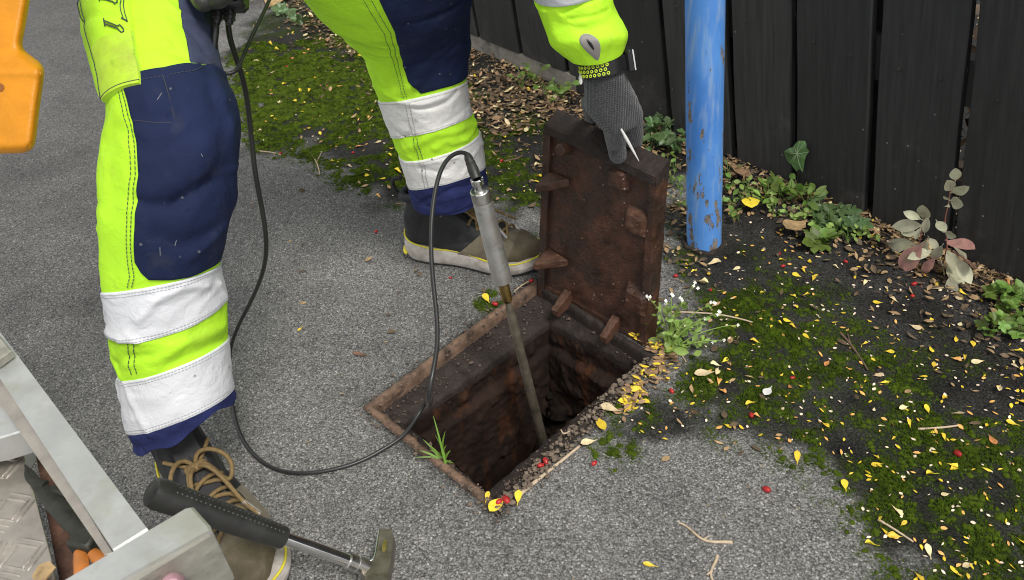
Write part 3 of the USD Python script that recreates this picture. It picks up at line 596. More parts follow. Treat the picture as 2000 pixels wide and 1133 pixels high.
# ================================================================== the person: clothing as lofted limbs
class Limb:
    def __init__(s, rows, aspect=0.92, seed=0, wr=0.004, folds=(), slim=0.955, auto=(), vend=1.0):
        L = np.array([D(*r[0], r[2]) for r in rows]); R = np.array([D(*r[1], r[2] + (r[3] if len(r) > 3 else 0)) for r in rows])
        s.vend = vend; c = (L + R) / 2; la = (R - L) / 2 * slim
        t = np.r_[0, np.cumsum(np.linalg.norm(np.diff(c, axis=0), axis=1))]; s.len = t[-1]; t /= t[-1]; s.t = t
        ax = nz(np.gradient(c, axis=0)); F = []
        for k in range(len(c)):
            f = nz(np.cross(ax[k], la[k])); f = -f if f @ (O - c[k]) < 0 else f
            F.append(f * np.linalg.norm(la[k]) * aspect)
        s.c, s.l, s.f = PchipInterpolator(t, c), PchipInterpolator(t, la), PchipInterpolator(t, np.array(F))
        s.rad = np.linalg.norm(la, axis=1).mean(); s.seed, s.wr = seed, wr; s.folds = []
        s.uu, s.vv = np.meshgrid(np.linspace(-0.25, np.pi + 0.25, 240), np.linspace(0, 1, 300))
        s.tree = cKDTree(proj(s.S(s.uu.ravel(), s.vv.ravel(), 0, False)))
        for px, width, amp in folds:
            uv = s.pick(px, False); q = np.array([uv[0] + (uv[1] - uv[0]) * k for k in np.linspace(0, 1, 5)]) if len(uv) == 2 else uv
            s.folds.append((q, width, amp))
        ra = np.random.default_rng(seed + 77)
        for v0, v1, n, amp in auto:
            for _ in range(n):
                u0, vv0 = ra.uniform(-.6, 3.2), ra.uniform(v0, v1); du = ra.uniform(.5, 1.5); dv = ra.normal(0, .035); k = np.linspace(0, 1, 4)
                s.folds.append((np.c_[u0 + du * k, vv0 + dv * k + ra.normal(0, .018) * np.sin(np.pi * k)], ra.uniform(.003, .0075), amp * ra.uniform(.5, 1.2) * ra.choice([-1, 1], p=[.45, .55])))
        s.tree = cKDTree(proj(s.S(s.uu.ravel(), s.vv.ravel(), 0)))
    def disp(s, u, v):
        k = s.rad
        p = np.stack([np.cos(u) * 1.3 * k * 10, np.sin(u) * 1.3 * k * 10, v * s.len * 10], -1)
        d = (meshkit.fbm(p * [0.8, 0.8, 1.1], 3, s.seed) - 0.5) * 2 * s.wr
        w = meshkit.noise(p * [1.2, 1.2, 3.2] + (meshkit.fbm(p * 0.9, 2, s.seed + 9)[..., None] * 2.4), s.seed + 4)
        d = d + (np.abs(w - 0.5) * -2 + 0.5) * s.wr * 0.7
        d = d + (0.5 - np.abs(meshkit.noise(p * [2.6, 2.6, 5.0] + (meshkit.fbm(p * 1.7, 2, s.seed + 19)[..., None] * 3.0), s.seed + 14) - 0.5) * 2) ** 1 * s.wr * 0.42
        for q, wd, amp in s.folds:
            dd = np.full(np.shape(u), 9.0)
            for i in range(len(q) - 1):
                a, b = q[i], q[i + 1]; ab = (b - a) * [s.rad, s.len]; ap_ = np.stack([(u - a[0]) * s.rad, (v - a[1]) * s.len], -1)
                h = np.clip((ap_ @ ab) / (ab @ ab + 1e-9), 0, 1); dd = np.minimum(dd, np.linalg.norm(ap_ - h[..., None] * ab, axis=-1))
            d = d + amp * np.exp(-(dd / wd) ** 2)
        return d
    def S(s, u, v, off=0.0, wrinkle=True):
        u, v = np.asarray(u, float), np.clip(np.asarray(v, float), 0, 1)
        c, l, f = s.c(v), s.l(v), s.f(v)
        r = l * np.cos(u)[..., None] + f * np.sin(u)[..., None]; n = nz(r)
        d = s.disp(u, v) if wrinkle else 0
        return c + r + n * (off + d)[..., None] if wrinkle or np.ndim(off) else c + r + n * off
    def pick(s, px, ext=True):
        _, i = s.tree.query(np.atleast_2d(px)); uv = np.stack([s.uu.ravel()[i], s.vv.ravel()[i]], -1)
        return uv
    def sheet(s, n_v=190, n_u=120, off=0.0, v0=0.0, v1=1.0, close=True):
        v, u = np.meshgrid(np.linspace(v0, v1, n_v), np.arange(n_u) / n_u * 2 * np.pi, indexing='ij'); V = s.S(u, v, np.full(u.shape, off)).reshape(-1, 3)
        i, j = np.meshgrid(np.arange(n_v - 1), np.arange(n_u), indexing='ij'); i, j = i.ravel(), j.ravel(); k = (j + 1) % n_u
        F = np.stack([i * n_u + j, (i + 1) * n_u + j, (i + 1) * n_u + k, i * n_u + k], 1)[:, ::-1]
        return V, F
    def patch(s, uv, off=0.0028, grid=0.005, curve=None):
        """A cloth panel laid on the limb: uv outline (u in radians, v along)."""
        sc = np.array([s.rad, s.len]); pl = Polygon(np.asarray(uv) * sc).buffer(0)
        if pl.geom_type != 'Polygon': pl = max(pl.geoms, key=lambda g: g.area)
        rim = np.array(pl.exterior.segmentize(grid * .7).coords)[:-1]; ins = pl.buffer(-0.0022)
        rim2 = np.array(ins.exterior.segmentize(grid * .7).coords)[:-1] if ins.geom_type == 'Polygon' else np.zeros((0, 2))
        x0, y0, x1, y1 = pl.bounds; g = np.stack(np.meshgrid(np.arange(x0, x1, grid), np.arange(y0, y1, grid)), -1).reshape(-1, 2)
        g = g[shapely.contains(ins.buffer(-grid * .4), shapely.points(g))]
        p = np.vstack([rim, rim2, g]); tri = Delaunay(p).simplices; tri = tri[shapely.contains(pl.buffer(1e-5), shapely.points(p[tri].mean(1)))]
        o = np.r_[np.full(len(rim), -0.0004), np.full(len(rim2), off), np.full(len(g), off)]
        if curve: o = o + np.r_[np.zeros(len(rim)), curve(np.vstack([rim2, g]) / sc)]
        V = s.S(p[:, 0] / sc[0], p[:, 1] / sc[1], o)
        n = np.cross(V[tri[:, 1]] - V[tri[:, 0]], V[tri[:, 2]] - V[tri[:, 0]]); out = V[tri].mean(1) - s.c(np.clip(p[tri].mean(1)[:, 1] / sc[1], 0, 1))
        fl = (n * out).sum(1) < 0; tri[fl] = tri[fl][:, ::-1]
        return V, tri
    def band(s, top, bot, off=0.002, nu=150, nv=26, end=False):
        """A tape sewn right round the limb between two edges picked on its front."""
        def fit(px):
            uv = s.pick(px); u, v = uv.T; k = np.stack([np.ones_like(u), np.cos(u), np.sin(u)], 1); return np.linalg.lstsq(np.vstack([k, np.eye(3)[1:] * .05]), np.r_[v, 0, 0], rcond=None)[0]
        a, b = fit(top), fit(bot); u = np.arange(nu) / nu * 2 * np.pi; q = np.stack([np.ones_like(u), np.cos(u), np.sin(u)], 1); va, vb = q @ a, q @ b
        if end: vb = s.vend + (.0055 * np.sin(u * 2 + s.seed) + .0030 * np.sin(u * 5 + 1) + .0008 * np.sin(u * 9))
        ts = np.r_[0, 0.015, np.linspace(0.03, 0.97, nv), 0.985, 1]; os_ = np.r_[-.0005, off * .8, np.full(nv, off), off * .8, -.0005]
        V = np.vstack([s.S(u, va + (vb - va) * t, np.full(nu, o)) for t, o in zip(ts, os_)]); m = len(ts)
        i, j = np.meshgrid(np.arange(m - 1), np.arange(nu), indexing='ij'); i, j = i.ravel(), j.ravel(); k = (j + 1) % nu
        F = np.stack([i * nu + j, (i + 1) * nu + j, (i + 1) * nu + k, i * nu + k], 1)[:, ::-1]
        s.last = (va, vb, u); return V, F
    def line(s, uv, off=0.001, r=0.00045, dash=None, n=5):
        uv = np.asarray(uv, float); sc = np.array([s.rad, s.len]); t = np.r_[0, np.cumsum(np.linalg.norm(np.diff(uv * sc, axis=0), axis=1))]
        k = np.arange(0, t[-1], 0.0016); w = np.stack([np.interp(k, t, uv[:, 0]), np.interp(k, t, uv[:, 1])], -1)
        p = s.S(w[:, 0], w[:, 1], np.full(len(w), off))
        if not dash: return tube(p, r, n)
        return cat(*[tube(p[i:i + dash + 1], r, n) for i in range(0, len(p) - dash, dash + 1)])
    def ringline(s, frac, off=0.0024, r=0.0004, dash=2):
        va, vb, u = s.last; sel = np.r_[np.arange(len(u)), 0]; return s.line(np.stack([np.r_[u, 2 * np.pi], (va + (vb - va) * frac)[sel]], -1), off, r, dash)

def ext(uv, lo=0.34, by=0.55):
    uv = np.array(uv); uv[uv[:, 0] < lo, 0] = -by; uv[uv[:, 0] > np.pi - lo, 0] = np.pi + by; return uv

FOOT_N, FOOT_F = P(350, 955), P(860, 500)
person = thing('person', 'person in lime and navy hi-vis trousers bending to hold the iron lid open', 'person', (-0.4, 1.1, 0))

# ---- near leg
NL = Limb([((120, -420), (420, -420), 1.20), ((150, -260), (415, -270), 1.14), ((172, -140), (413, -155), 1.08), ((184, -60), (413, -78), 1.05), ((196, 60), (417, 44), 1.02), ((207, 150), (434, 132), 1.00),
           ((214, 235), (465, 212), 0.985), ((203, 300), (464, 275), 0.985), ((197, 350), (459, 330), 0.99), ((195, 440), (449, 415), 1.005), ((199, 520), (438, 485), 1.03), ((203, 570), (432, 522), 1.045),
           ((214, 665), (443, 590), 1.075), ((236, 742), (446, 664), 1.095), ((254, 838), (455, 758), 1.115), ((259, 866), (462, 786), 1.125), ((262, 896), (463, 816), 1.135)], seed=3, wr=0.0028, vend=.969, auto=((.30, .62, 12, .0035), (.62, .80, 6, .003), (.80, 1.0, 16, .0032)),
          folds=[([(265, 234), (340, 240)], .005, -.004), ([(326, 150), (334, 200), (343, 240)], .004, -.004), ([(268, 395), (300, 402), (345, 395), (420, 350)], .010, -.005), ([(300, 380), (380, 320), (455, 240)], .02, .005),
                 ([(420, 160), (440, 260), (450, 400)], .012, .004), ([(310, 700), (360, 672), (435, 640)], .010, .005), ([(330, 715), (380, 690), (438, 655)], .007, -.004), ([(215, 300), (225, 420), (215, 520)], .02, -.004),
                 ([(355, 440), (375, 340), (380, 250)], .02, .003), ([(265, 850), (330, 860), (455, 800)], .008, -.003), ([(270, 392), (300, 400), (330, 402), (350, 394)], .0045, -.0045), ([(345, 394), (380, 372), (410, 340)], .006, -.004), ([(300, 455), (350, 470), (410, 455)], .010, -.003), ([(375, 500), (405, 470), (432, 440)], .007, .0035), ([(330, 290), (350, 270), (380, 262)], .006, -.003), ([(285, 190), (300, 215), (300, 232)], .006, .0025), ([(400, 130), (410, 190), (430, 230)], .008, -.003), ([(280, 480), (340, 500), (420, 470)], .02, .003)])
FL = Limb([((360, -330), (860, -520), 1.06), ((430, -230), (885, -400), 1.12), ((505, -120), (905, -240), 1.19), ((560, -55), (914, -130), 1.25), ((612, 2), (916, -50), 1.31), ((664, 52), (915, 15), 1.36), ((705, 104), (913, 66), 1.395),
           ((724, 150), (911, 115), 1.42), ((740, 192), (911, 157), 1.44), ((766, 268), (922, 225), 1.485), ((781, 306), (936, 260), 1.51), ((800, 372), (945, 322), 1.555), ((805, 392), (949, 352), 1.575), ((810, 402), (948, 366), 1.585), ((814, 418), (949, 384), 1.595)], seed=12, wr=0.0028, vend=.980, slim=1.0, auto=((.35, .7, 10, .0035), (.7, 1.0, 16, .003)),
          folds=[([(800, 165), (850, 110), (910, 90)], .015, .004), ([(640, 20), (700, 80), (735, 150)], .015, -.004), ([(790, 290), (850, 262), (925, 240)], .008, .004), ([(830, 390), (880, 370), (940, 350)], .006, -.003), ([(760, 40), (830, 60), (900, 30)], .02, .003)])

def dress(L, name, spec):
    leg = obj(name, L.sheet(v1=.935), 'hivis', person, smooth=True)
    return leg
nleg = dress(NL, 'trouser_leg', None)
fleg = dress(FL, 'trouser_leg', None)

# navy knee panels
o = ext(NL.pick([(240, 172), (258, 235), (267, 300), (269, 340), (266, 390), (261, 440), (262, 512), (276, 535), (291, 548), (330, 547), (370, 541), (405, 528), (434, 510), (449, 420), (460, 330), (467, 250), (450, 165), (432, 128), (415, 106), (370, 122), (320, 131), (276, 138), (240, 138)]))
obj('knee_panel', NL.patch(o), 'navy', nleg, smooth=50)
s1 = NL.pick([(238, 170), (255, 235), (264, 300), (265, 340), (262, 390), (257, 440), (258, 512), (262, 540), (258, 562)])
obj('seam', cat(NL.line(s1, .0018, .00055, 2), NL.line(s1 + [0.075, 0], .0018, .0005, 2)), 'thread', nleg, smooth=False)
o2 = NL.pick([(278, 137), (320, 130), (370, 121), (414, 105)]); obj('seam', NL.line(o2 + [0, .012], .0034, .0005, 2), 'thread', nleg, smooth=False)
o2 = NL.pick([(318, 148), (327, 175), (335, 205), (343, 240)]); obj('seam', cat(NL.line(o2, .0034, .0005)), 'thread', nleg, smooth=False)
o2 = NL.pick([(264, 234), (300, 236), (338, 239)]); obj('seam', cat(NL.line(o2, .0034, .0005)), 'thread', nleg, smooth=False)
for q in ([(309, 196), (314, 190), (317, 184)], [(322, 393), (323, 402)], [(313, 484), (314, 500)], [(345, 470), (340, 482)], [(390, 300), (394, 306)]): obj('lint', NL.line(NL.pick(q), .0033, .0003), 'thread_pale', nleg, smooth=False)
# blue-grey stretch panel of the thigh
e0 = NL.pick([(348, 2), (355, 40), (363, 80), (372, 122)]); o = np.vstack([[(e0[0, 0] + .02, 0.06)], e0, [(-.5, NL.pick([(414, 106)])[0, 1])], [(-.5, 0.06)]])
obj('stretch_panel', NL.patch(o, .0012), 'navy_stretch', nleg, smooth=50)
obj('seam', NL.line(np.vstack([[(e0[0, 0] + .02, 0.06)], e0]), .0016, .0005, 2), 'thread', nleg, smooth=False)
# reflective tapes and hem
for k, (tp, bt) in enumerate([([(203, 566), (262, 567), (330, 554), (395, 535), (431, 515)], [(215, 664), (236, 667), (300, 664), (370, 643), (442, 590)]), ([(236, 741), (290, 733), (350, 718), (410, 690), (442, 664)], [(256, 836), (300, 836), (370, 820), (420, 795), (453, 760)])]):
    b = obj('reflective_band', NL.band(tp, bt), 'reflective', nleg, smooth=40)
    for f in (0.05, 0.10, 0.90, 0.95): obj('stitching', NL.ringline(f), 'thread_pale', nleg, smooth=False)
obj('hem', NL.band([(250, 812), (300, 818), (370, 804), (420, 778), (453, 742)], [(264, 886), (300, 888), (360, 870), (420, 845), (466, 806)], 0.0012, end=True), 'navy_hem', nleg, smooth=40)
sq = NL.pick([(250, 668), (253, 700), (258, 734)]); obj('seam', cat(NL.line(sq, .0012, .0006, 3), NL.line(sq - [0.12, 0], .0012, .0006, 3)), 'thread', nleg, smooth=False)
# holster pocket with bar tacks
vb = NL.pick([(275, 166)])[0, 1]; u_r = NL.pick([(274, 120)])[0, 0]
def poff(q):
    u, v = q.T; return (0.001 + 0.010 * np.clip((vb - v) / .10, 0, 1)) * np.sin(np.clip((u - u_r) / (3.55 - u_r), 0, 1) * np.pi) + 0.017 * np.clip((u - 2.6) / .8, 0, 1) * np.clip((vb - v) / .06, 0, 1) ** .5
vt = 0.12
o = np.array([(u_r - .06, vt), (u_r - .02, vb * .7), (u_r, vb), (2.55, vb + .004), (2.78, vb - .012), (3.05, vb - .035), (3.35, vb - .09), (3.6, vb - .13), (3.65, vt)])
pk = obj('holster_pocket', NL.patch(o, .0045, curve=poff), 'hivis', nleg, smooth=60)
o = np.array([(u_r - .005, vb - .065), (u_r + .003, vb + .001), (2.52, vb + .004), (2.50, vb - .062)])
obj('pocket_patch', NL.patch(o, .0060, curve=lambda q: poff(q)), 'hivis_worn', nleg, smooth=60)
ln1 = np.array([(2.50, vt), (2.52, vb * .6), (2.54, vb + .002)]); ln2 = np.array([(u_r + .09, vt), (u_r + .08, vb * .7), (u_r + .07, vb - .075)]); ln3 = np.array([(u_r + .14, vt), (u_r + .13, vb * .7), (u_r + .12, vb - .08)])
def pl(uv, r=.0006, dash=3, add=.0060):
    uv = np.asarray(uv, float); t = np.linspace(0, 1, 60); k = np.linspace(0, 1, len(uv)); w = np.stack([np.interp(t, k, uv[:, 0]), np.interp(t, k, uv[:, 1])], -1)
    p = NL.S(w[:, 0], w[:, 1], poff(w) + add); return tube(p, r, 5)
obj('seam', cat(pl(ln1), pl(ln2), pl(ln3), pl([(u_r + .02, vb - .004), (2.52, vb - .001)]), pl([(2.62, vb - .10), (3.02, vb - .105)][:1] + [(2.9, vb - .19)], .0007), pl([(u_r + .06, vb - .076), (u_r + .15, vb - .081)], .001)), 'thread', nleg, smooth=False)
for (x0, y0, x1, y1) in ((212, 4, 240, 12), (220, 52, 250, 64)):
    a, b = NL.pick([(x0, y0)])[0], NL.pick([(x1, y1)])[0]; ab = b - a; nn2 = np.array([0, 1.0]) * .0022 / NL.len
    loop = [a - nn2 * 2.4, a, a + nn2 * 2.4, a + nn2, a + ab * .7 + nn2 * .8, a + ab * .85 + nn2 * 2.4, b + nn2, b - nn2, a + ab * .85 - nn2 * 2.4, a + ab * .7 - nn2 * .8, a - nn2]
    obj('bar_tack', pl(loop, .0008, add=.0066), 'thread', nleg, smooth=True)

# far leg
o = ext(FL.pick([(738, -60), (741, 0), (758, 40), (771, 62), (779, 95), (786, 130), (797, 160), (822, 183), (860, 174), (909, 150), (913, 60), (916, -40), (912, -160)]))
obj('knee_panel', FL.patch(o), 'navy', fleg, smooth=50)
s1 = FL.pick([(700, -60), (722, -10), (745, 35), (762, 65), (772, 95), (779, 130), (788, 165), (796, 190)])
obj('seam', cat(FL.line(s1, .0018, .00055, 2), FL.line(s1 + [0.07, 0], .0018, .0005, 2)), 'thread', fleg, smooth=False)
for tp, bt in [([(740, 192), (790, 197), (830, 187), (870, 172), (909, 155)], [(766, 267), (800, 268), (850, 255), (890, 243), (914, 232)]), ([(782, 307), (808, 319), (850, 305), (900, 285), (936, 262)], [(801, 366), (835, 373), (880, 358), (920, 342), (945, 326)])]:
    b = obj('reflective_band', FL.band(tp, bt), 'reflective_white', fleg, smooth=40)
    va, vb2, uu_ = FL.last
    for f in (0.06, 0.93): obj('stitching', FL.ringline(f), 'thread_pale', fleg, smooth=False)
s2 = FL.pick([(800, 200), (806, 230), (814, 265)]); obj('seam', cat(FL.line(s2, .0026, .0006, 3), FL.line(s2 + [0.09, 0], .0026, .0006, 3)), 'thread_pale', fleg, smooth=False)
s2 = FL.pick([(815, 268), (821, 295), (826, 315)]); obj('seam', cat(FL.line(s2, .0012, .0006, 3), FL.line(s2 + [0.09, 0], .0012, .0006, 3)), 'thread', fleg, smooth=False)
s2 = FL.pick([(827, 318), (833, 345), (838, 370)]); obj('seam', cat(FL.line(s2, .0026, .0006, 3), FL.line(s2 + [0.09, 0], .0026, .0006, 3)), 'thread_pale', fleg, smooth=False)
obj('hem', FL.band([(800, 354), (835, 361), (880, 346), (920, 331), (945, 315)], [(814, 406), (850, 416), (890, 411), (925, 398), (948, 384)], 0.0012, end=True), 'navy_hem', fleg, smooth=40)

# ---- the sleeve on the arm that holds the lid
SL = Limb([((940, -330), (1130, -380), 1.02), ((990, -180), (1165, -230), 1.06), ((1024, -80), (1172, -112), 1.09), ((1044, 0), (1188, -35), 1.12), ((1062, 52), (1204, 18), 1.135), ((1076, 88), (1224, 62), 1.145), ((1096, 110), (1223, 84), 1.15), ((1108, 117), (1219, 91), 1.154)], seed=31, wr=0.0035, slim=0.98, auto=((.4, .95, 9, .003),),
          folds=[([(1090, 45), (1150, 60), (1205, 20)], .012, -.004), ([(1080, 85), (1140, 78), (1215, 72)], .012, .004), ([(1130, 0), (1150, 30), (1120, 60)], .012, .003)])
slv = obj('sleeve', SL.sheet(n_v=120, n_u=110), 'hivis', person, smooth=True)
obj('reflective_band', SL.band([(1010, -90), (1060, -70), (1110, -75), (1174, -110)], [(1048, 5), (1080, 12), (1120, 12), (1157, 0)]), 'reflective_silver', slv, smooth=40)
# thumb-hole: grey facing round a dark slot
cu = SL.pick([(1153, 86)])[0]
def ell(k, ra, rb, tilt=0.5):
    t = np.linspace(0, 2 * np.pi, k, endpoint=False); x, y = ra * np.cos(t), rb * np.sin(t)
    return np.stack([cu[0] + (x * math.cos(tilt) - y * math.sin(tilt)) / SL.rad, cu[1] + (x * math.sin(tilt) + y * math.cos(tilt)) / SL.len], -1)
obj('thumbhole_facing', SL.patch(ell(40, .0125, .0165, .25), .0016, .002), 'eyelet', slv, smooth=50)
obj('thumbhole', SL.patch(ell(30, .0038, .0095, .25), .0022, .002), 'cable_black', slv, smooth=50)

# ---- body under the clothes, one surface
hipN, hipF = NL.c(0.0), FL.c(0.0)
pel = (hipN + hipF) / 2 + np.array([0, 0, 0.06])
shF = SL.c(0.0) + np.array([-0.12, 0.02, 0.16]); chest = (pel + shF) / 2 + np.array([-.02, .03, .10]); shN = chest + np.array([-.20, -.16, .06])
neck = (shF + shN) / 2 + np.array([.06, .02, .10]); head = neck + np.array([.075, .03, .13])
handN = D(418, -25, 1.02); elbN = (shN + handN) / 2 + np.array([-.12, .06, -.02])
wr = D(1180, 128, 1.165)
J = [(pel, .125), (chest, .135), (shF, .07), (shN, .07), (neck, .055), (head, .098), (SL.c(0.25), .043), (wr, .027), (elbN, .043), (handN + np.array([-.03, .02, .05]), .027),
     (hipN, .085), (NL.c(.45), .055), (NL.c(.93), .034), (hipF, .085), (FL.c(.45), .055), (FL.c(.93), .034), (head + nz(np.array([.5, -.1, -.85])) * .055, .062), (head + np.array([.088, .01, -.03]), .016)]
body = chain(J, [(0, 1), (1, 2, 3), (1, 4), (4, 5), (5, 16), (16, 17), (2, 6), (6, 7), (3, 8), (8, 9), (0, 10), (10, 11), (11, 12), (0, 13), (13, 14), (14, 15)], 0.014, 8)
obj('body', body, 'skin', person, smooth=True)
obj('hair', chain([(head + np.array([-.02, 0, .02]), .101), (head + np.array([-.035, 0, -.03]), .092)], [(0, 1)], 0.012, 6), 'hair', person, smooth=True)
fx = nz(np.array([.8, -.1, -.55])); sd = nz(np.cross(fx, [0, 0, 1.0])); upf = np.cross(sd, fx)
for s in (-1, 1):
    obj('eye', trimesh.creation.icosphere(2, 0.012).apply_translation(head + fx * .088 + sd * s * .031 + upf * .012), 'white_plastic', person, smooth=True)
    obj('ear', chain([(head + sd * s * .099 + upf * .02, .014), (head + sd * s * .1 - upf * .02, .011)], [(0, 1)], .006, 4), 'skin', person, smooth=True)
obj('mouth', tube([head + fx * .112 + sd * k * .022 - upf * (.055 + .003 * abs(k)) for k in (-1, -.5, 0, .5, 1)], .004, 6), 'leaf_pink', person, smooth=True)
Jk = [(pel, .145), (chest, .155), (shF, .092), (shN, .092), (SL.c(0.0), .066), (SL.c(0.12), .062), (elbN, .066), (handN + np.array([-.03, .02, .07]), .048), ((shF + shN) / 2 + np.array([.03, .01, .04]), .07)]
obj('jacket', chain(Jk, [(0, 1), (1, 2, 3), (2, 4), (4, 5), (3, 6), (6, 7), (1, 8)], 0.012, 8), 'hivis', person, smooth=True)
Jt = [(pel + np.array([0, 0, -.02]), .142), (hipN + np.array([0, 0, .03]), .112), (hipF + np.array([0, 0, .03]), .112)]
obj('trouser_seat', chain(Jt, [(0, 1), (0, 2)], .012, 6), 'navy', person, smooth=True)

# ---- glove on the lid: thumb and fingers close on the plate's upper edge
def fd(x, y, d): return D(x, y, d)
dl = lambda x, y: ((lp(LW / 2, LH) - O) @ ln) / (ray(np.float64(x), np.float64(y)) @ ln)     # depth of the plate's near face
k = .00085
Jg = [(fd(1178, 138, 1.165), .0265), (fd(1172, 150, 1.17), .025), (fd(1186, 148, 1.17), .025),        # cuff 0-2
      (fd(1172, 205, 1.20), .0235), (fd(1218, 200, 1.215), .022), (fd(1196, 190, 1.20), .026),         # palm 3-5
      (fd(1199, 245, 1.225), .0185), (fd(1203, 278, dl(1203, 278) - .020), .0165), (fd(1207, 303, dl(1207, 303) - .016), .0145),   # thumb 6-8
      (fd(1232, 225, 1.245), .0195), (fd(1237, 262, 1.30), .0165), (fd(1236, 300, 1.375), .0125),      # first finger, over the top and down behind
      (fd(1212, 222, 1.275), .0170), (fd(1214, 260, 1.355), .0135), (fd(1212, 300, 1.405), .0115),                            # second
      (fd(1186, 212, 1.275), .0165), (fd(1186, 245, 1.37), .0130), (fd(1186, 285, 1.415), .0110),                             # third
      (fd(1160, 200, 1.265), .0155), (fd(1149, 200, 1.30), .0125), (fd(1156, 236, 1.40), .0105)]       # little finger
G = chain(Jg, [(0, 1, 2), (1, 2, 3, 4, 5), (3, 4, 6, 9), (3, 18, 15, 12), (4, 9, 12), (3, 6, 5), (6, 7), (7, 8), (9, 10), (10, 11), (12, 13), (13, 14), (15, 16), (16, 17), (18, 19), (19, 20)], 0.0035, 10, 24)
G.vertices += G.vertex_normals * ((meshkit.fbm(G.vertices * 90, 3, 5) - .5) * .0022)[:, None]
gl = obj('glove', G, 'knit', person, smooth=True)
ax = nz(fd(1185, 165, 1.18) - fd(1165, 60, 1.145))
cuff = [tube(np.array([fd(1178, 138, 1.165) + .030 * (math.cos(t) * sdv + math.sin(t) * upv) for t in np.linspace(0, 2 * np.pi, 40)]), .0028, 6, caps=False) for sdv, upv in [(nz(np.cross(ax, [0, 1, .2])), nz(np.cross(ax, np.cross(ax, [0, 1, .2]))))]]
obj('cuff_hem', cat(*cuff), 'knit', gl, smooth=True)
# wrist strap with lime-ringed holes and a dark watch case on its outer side
wc = fd(1177, 128, 1.16); s_ = nz(fd(1226, 104, 1.16) - fd(1130, 128, 1.16)); f_ = nz(np.cross(ax, s_)); f_ = -f_ if f_ @ (O - wc) < 0 else f_
a_ = nz(np.cross(s_, f_)); a_ = a_ if a_ @ ax > 0 else -a_
wt = obj('watch_strap', (lambda n, pr: (np.vstack([wc + a_ * z + rr * (.0345 * math.cos(t) * s_ + .029 * math.sin(t) * f_) for t in np.linspace(0, 2 * np.pi, n, endpoint=False) for z, rr in pr]), np.array([(i * len(pr) + j, ((i + 1) % n) * len(pr) + j, ((i + 1) % n) * len(pr) + (j + 1) % len(pr), i * len(pr) + (j + 1) % len(pr)) for i in range(n) for j in range(len(pr))])))(64, [(-.011, 1.0), (-.010, 1.07), (.010, 1.07), (.011, 1.0)]), 'cable_black', person, smooth=40)
dots = []
for r_ in range(3):
    for c_ in range(8):
        t = 1.55 + (c_ + .5 * (r_ % 2)) * 0.185; n_ = math.cos(t) * s_ * .0345 + math.sin(t) * f_ * .029; q = wc + n_ * 1.085 + a_ * (-.0065 + .0062 * r_); nn = nz(n_)
        e1 = nz(np.cross(nn, a_)); dots.append(tube(np.array([q + .0019 * (math.cos(w) * e1 + math.sin(w) * a_) for w in np.linspace(0, 2 * np.pi, 13)]), .0008, 5, caps=False))
obj('strap_eyelets', cat(*dots), 'lime_dot', wt, smooth=True)
obj('watch_case', block(wc + s_ * .039 + a_ * .0, s_ * .006, f_ * .018, a_ * .017, .003), 'cable_black', wt, smooth=40)
obj('watch_rim', block(wc + s_ * .0445, s_ * .002, f_ * .0165, a_ * .0155, .001), 'chrome', wt, smooth=40)
obj('cuff_toggle', hull([fd(1134, 138, 1.155) + d for d in np.eye(3) * .0012] + [fd(1131, 160, 1.155), fd(1137, 163, 1.155), fd(1134, 152, 1.150), fd(1139, 152, 1.157), fd(1134, 166, 1.156), fd(1130, 152, 1.157)]), 'white_plastic', gl, smooth=40)
# sliver of white plastic
p0, p1 = fd(1213, 252, 1.205), fd(1248, 315, 1.235)
sl = [p0 + (p1 - p0) * t for t in (0, .3, .7, 1)]
obj('plastic_sliver', tube(np.array(sl), [.0016, .0028, .0020, .0005], 6, sub=16), 'white_plastic', smooth=True, label='thin pointed white sliver held between the fingers of the grey glove', cat='sliver')

# ---- other hand, in a dark glove, on the handset
Jh = [(fd(405, -70, 1.0), .03), (fd(408, -30, .985), .030), (fd(395, -8, .975), .0150), (fd(404, -3, .96), .0135), (fd(425, -4, .955), .0130), (fd(440, -14, .955), .012), (fd(380, -24, 0.97), .014), (fd(396, 3, 0.955), .0125), (fd(430, -30, .95), .014), (fd(455, -25, .95), .012), (fd(425, -60, .95), .014), (fd(455, -55, .95), .012)]
obj('glove', chain(Jh, [(0, 1), (1, 2), (2, 3), (3, 4), (4, 5), (1, 6), (6, 7), (1, 8), (8, 9), (0, 10), (10, 11)], .004, 8), 'rubber', person, smooth=True)
hd = thing('handset', 'black handset with two cord glands held against the thigh', 'handset', fd(440, -40, 1.0))
hx, hy = nz(fd(470, -40, 1.0) - fd(410, -40, 1.0)), nz(fd(440, 0, 1.0) - fd(440, -60, 1.0)); hn = nz(np.cross(hx, hy)); hn = hn if hn @ (O - fd(440, -40, 1.)) > 0 else -hn
obj('case', block(fd(442, -55, 1.0), hx * .026, hy * .050, hn * .016, .006), 'cable_black', hd, smooth=40)
for x in (423, 447):
    q = fd(x, 15, 1.0)
    obj('cord_gland', lathe(q, q + nz(fd(x + (0 if x < 430 else 1), 45, 1.0) - q), [(0, .0085), (.004, .0085), (.0045, .007), (.007, .007), (.0075, .0085), (.010, .0085), (.0105, .007), (.013, .007), (.0135, .0078), (.016, .0075), (.0165, .0055), (.021, .0048), (.0215, 0)], 18), 'cable_black', hd, smooth=40)
obj('cord', tube([fd(*q) for q in ((421, 40, 1.0), (420, 70, 1.0), (418, 105, 1.005), (425, 130, 1.01), (438, 143, 1.015), (456, 141, 1.02), (470, 122, 1.03), (487, 82, 1.05), (508, 38, 1.07), (526, 0, 1.09), (540, -60, 1.10))], [.0046, .0046, .0044, .003, .0026, .0026, .0026, .0026, .0026, .0026, .0026], 10, sub=90), 'cable_black', hd, smooth=True)

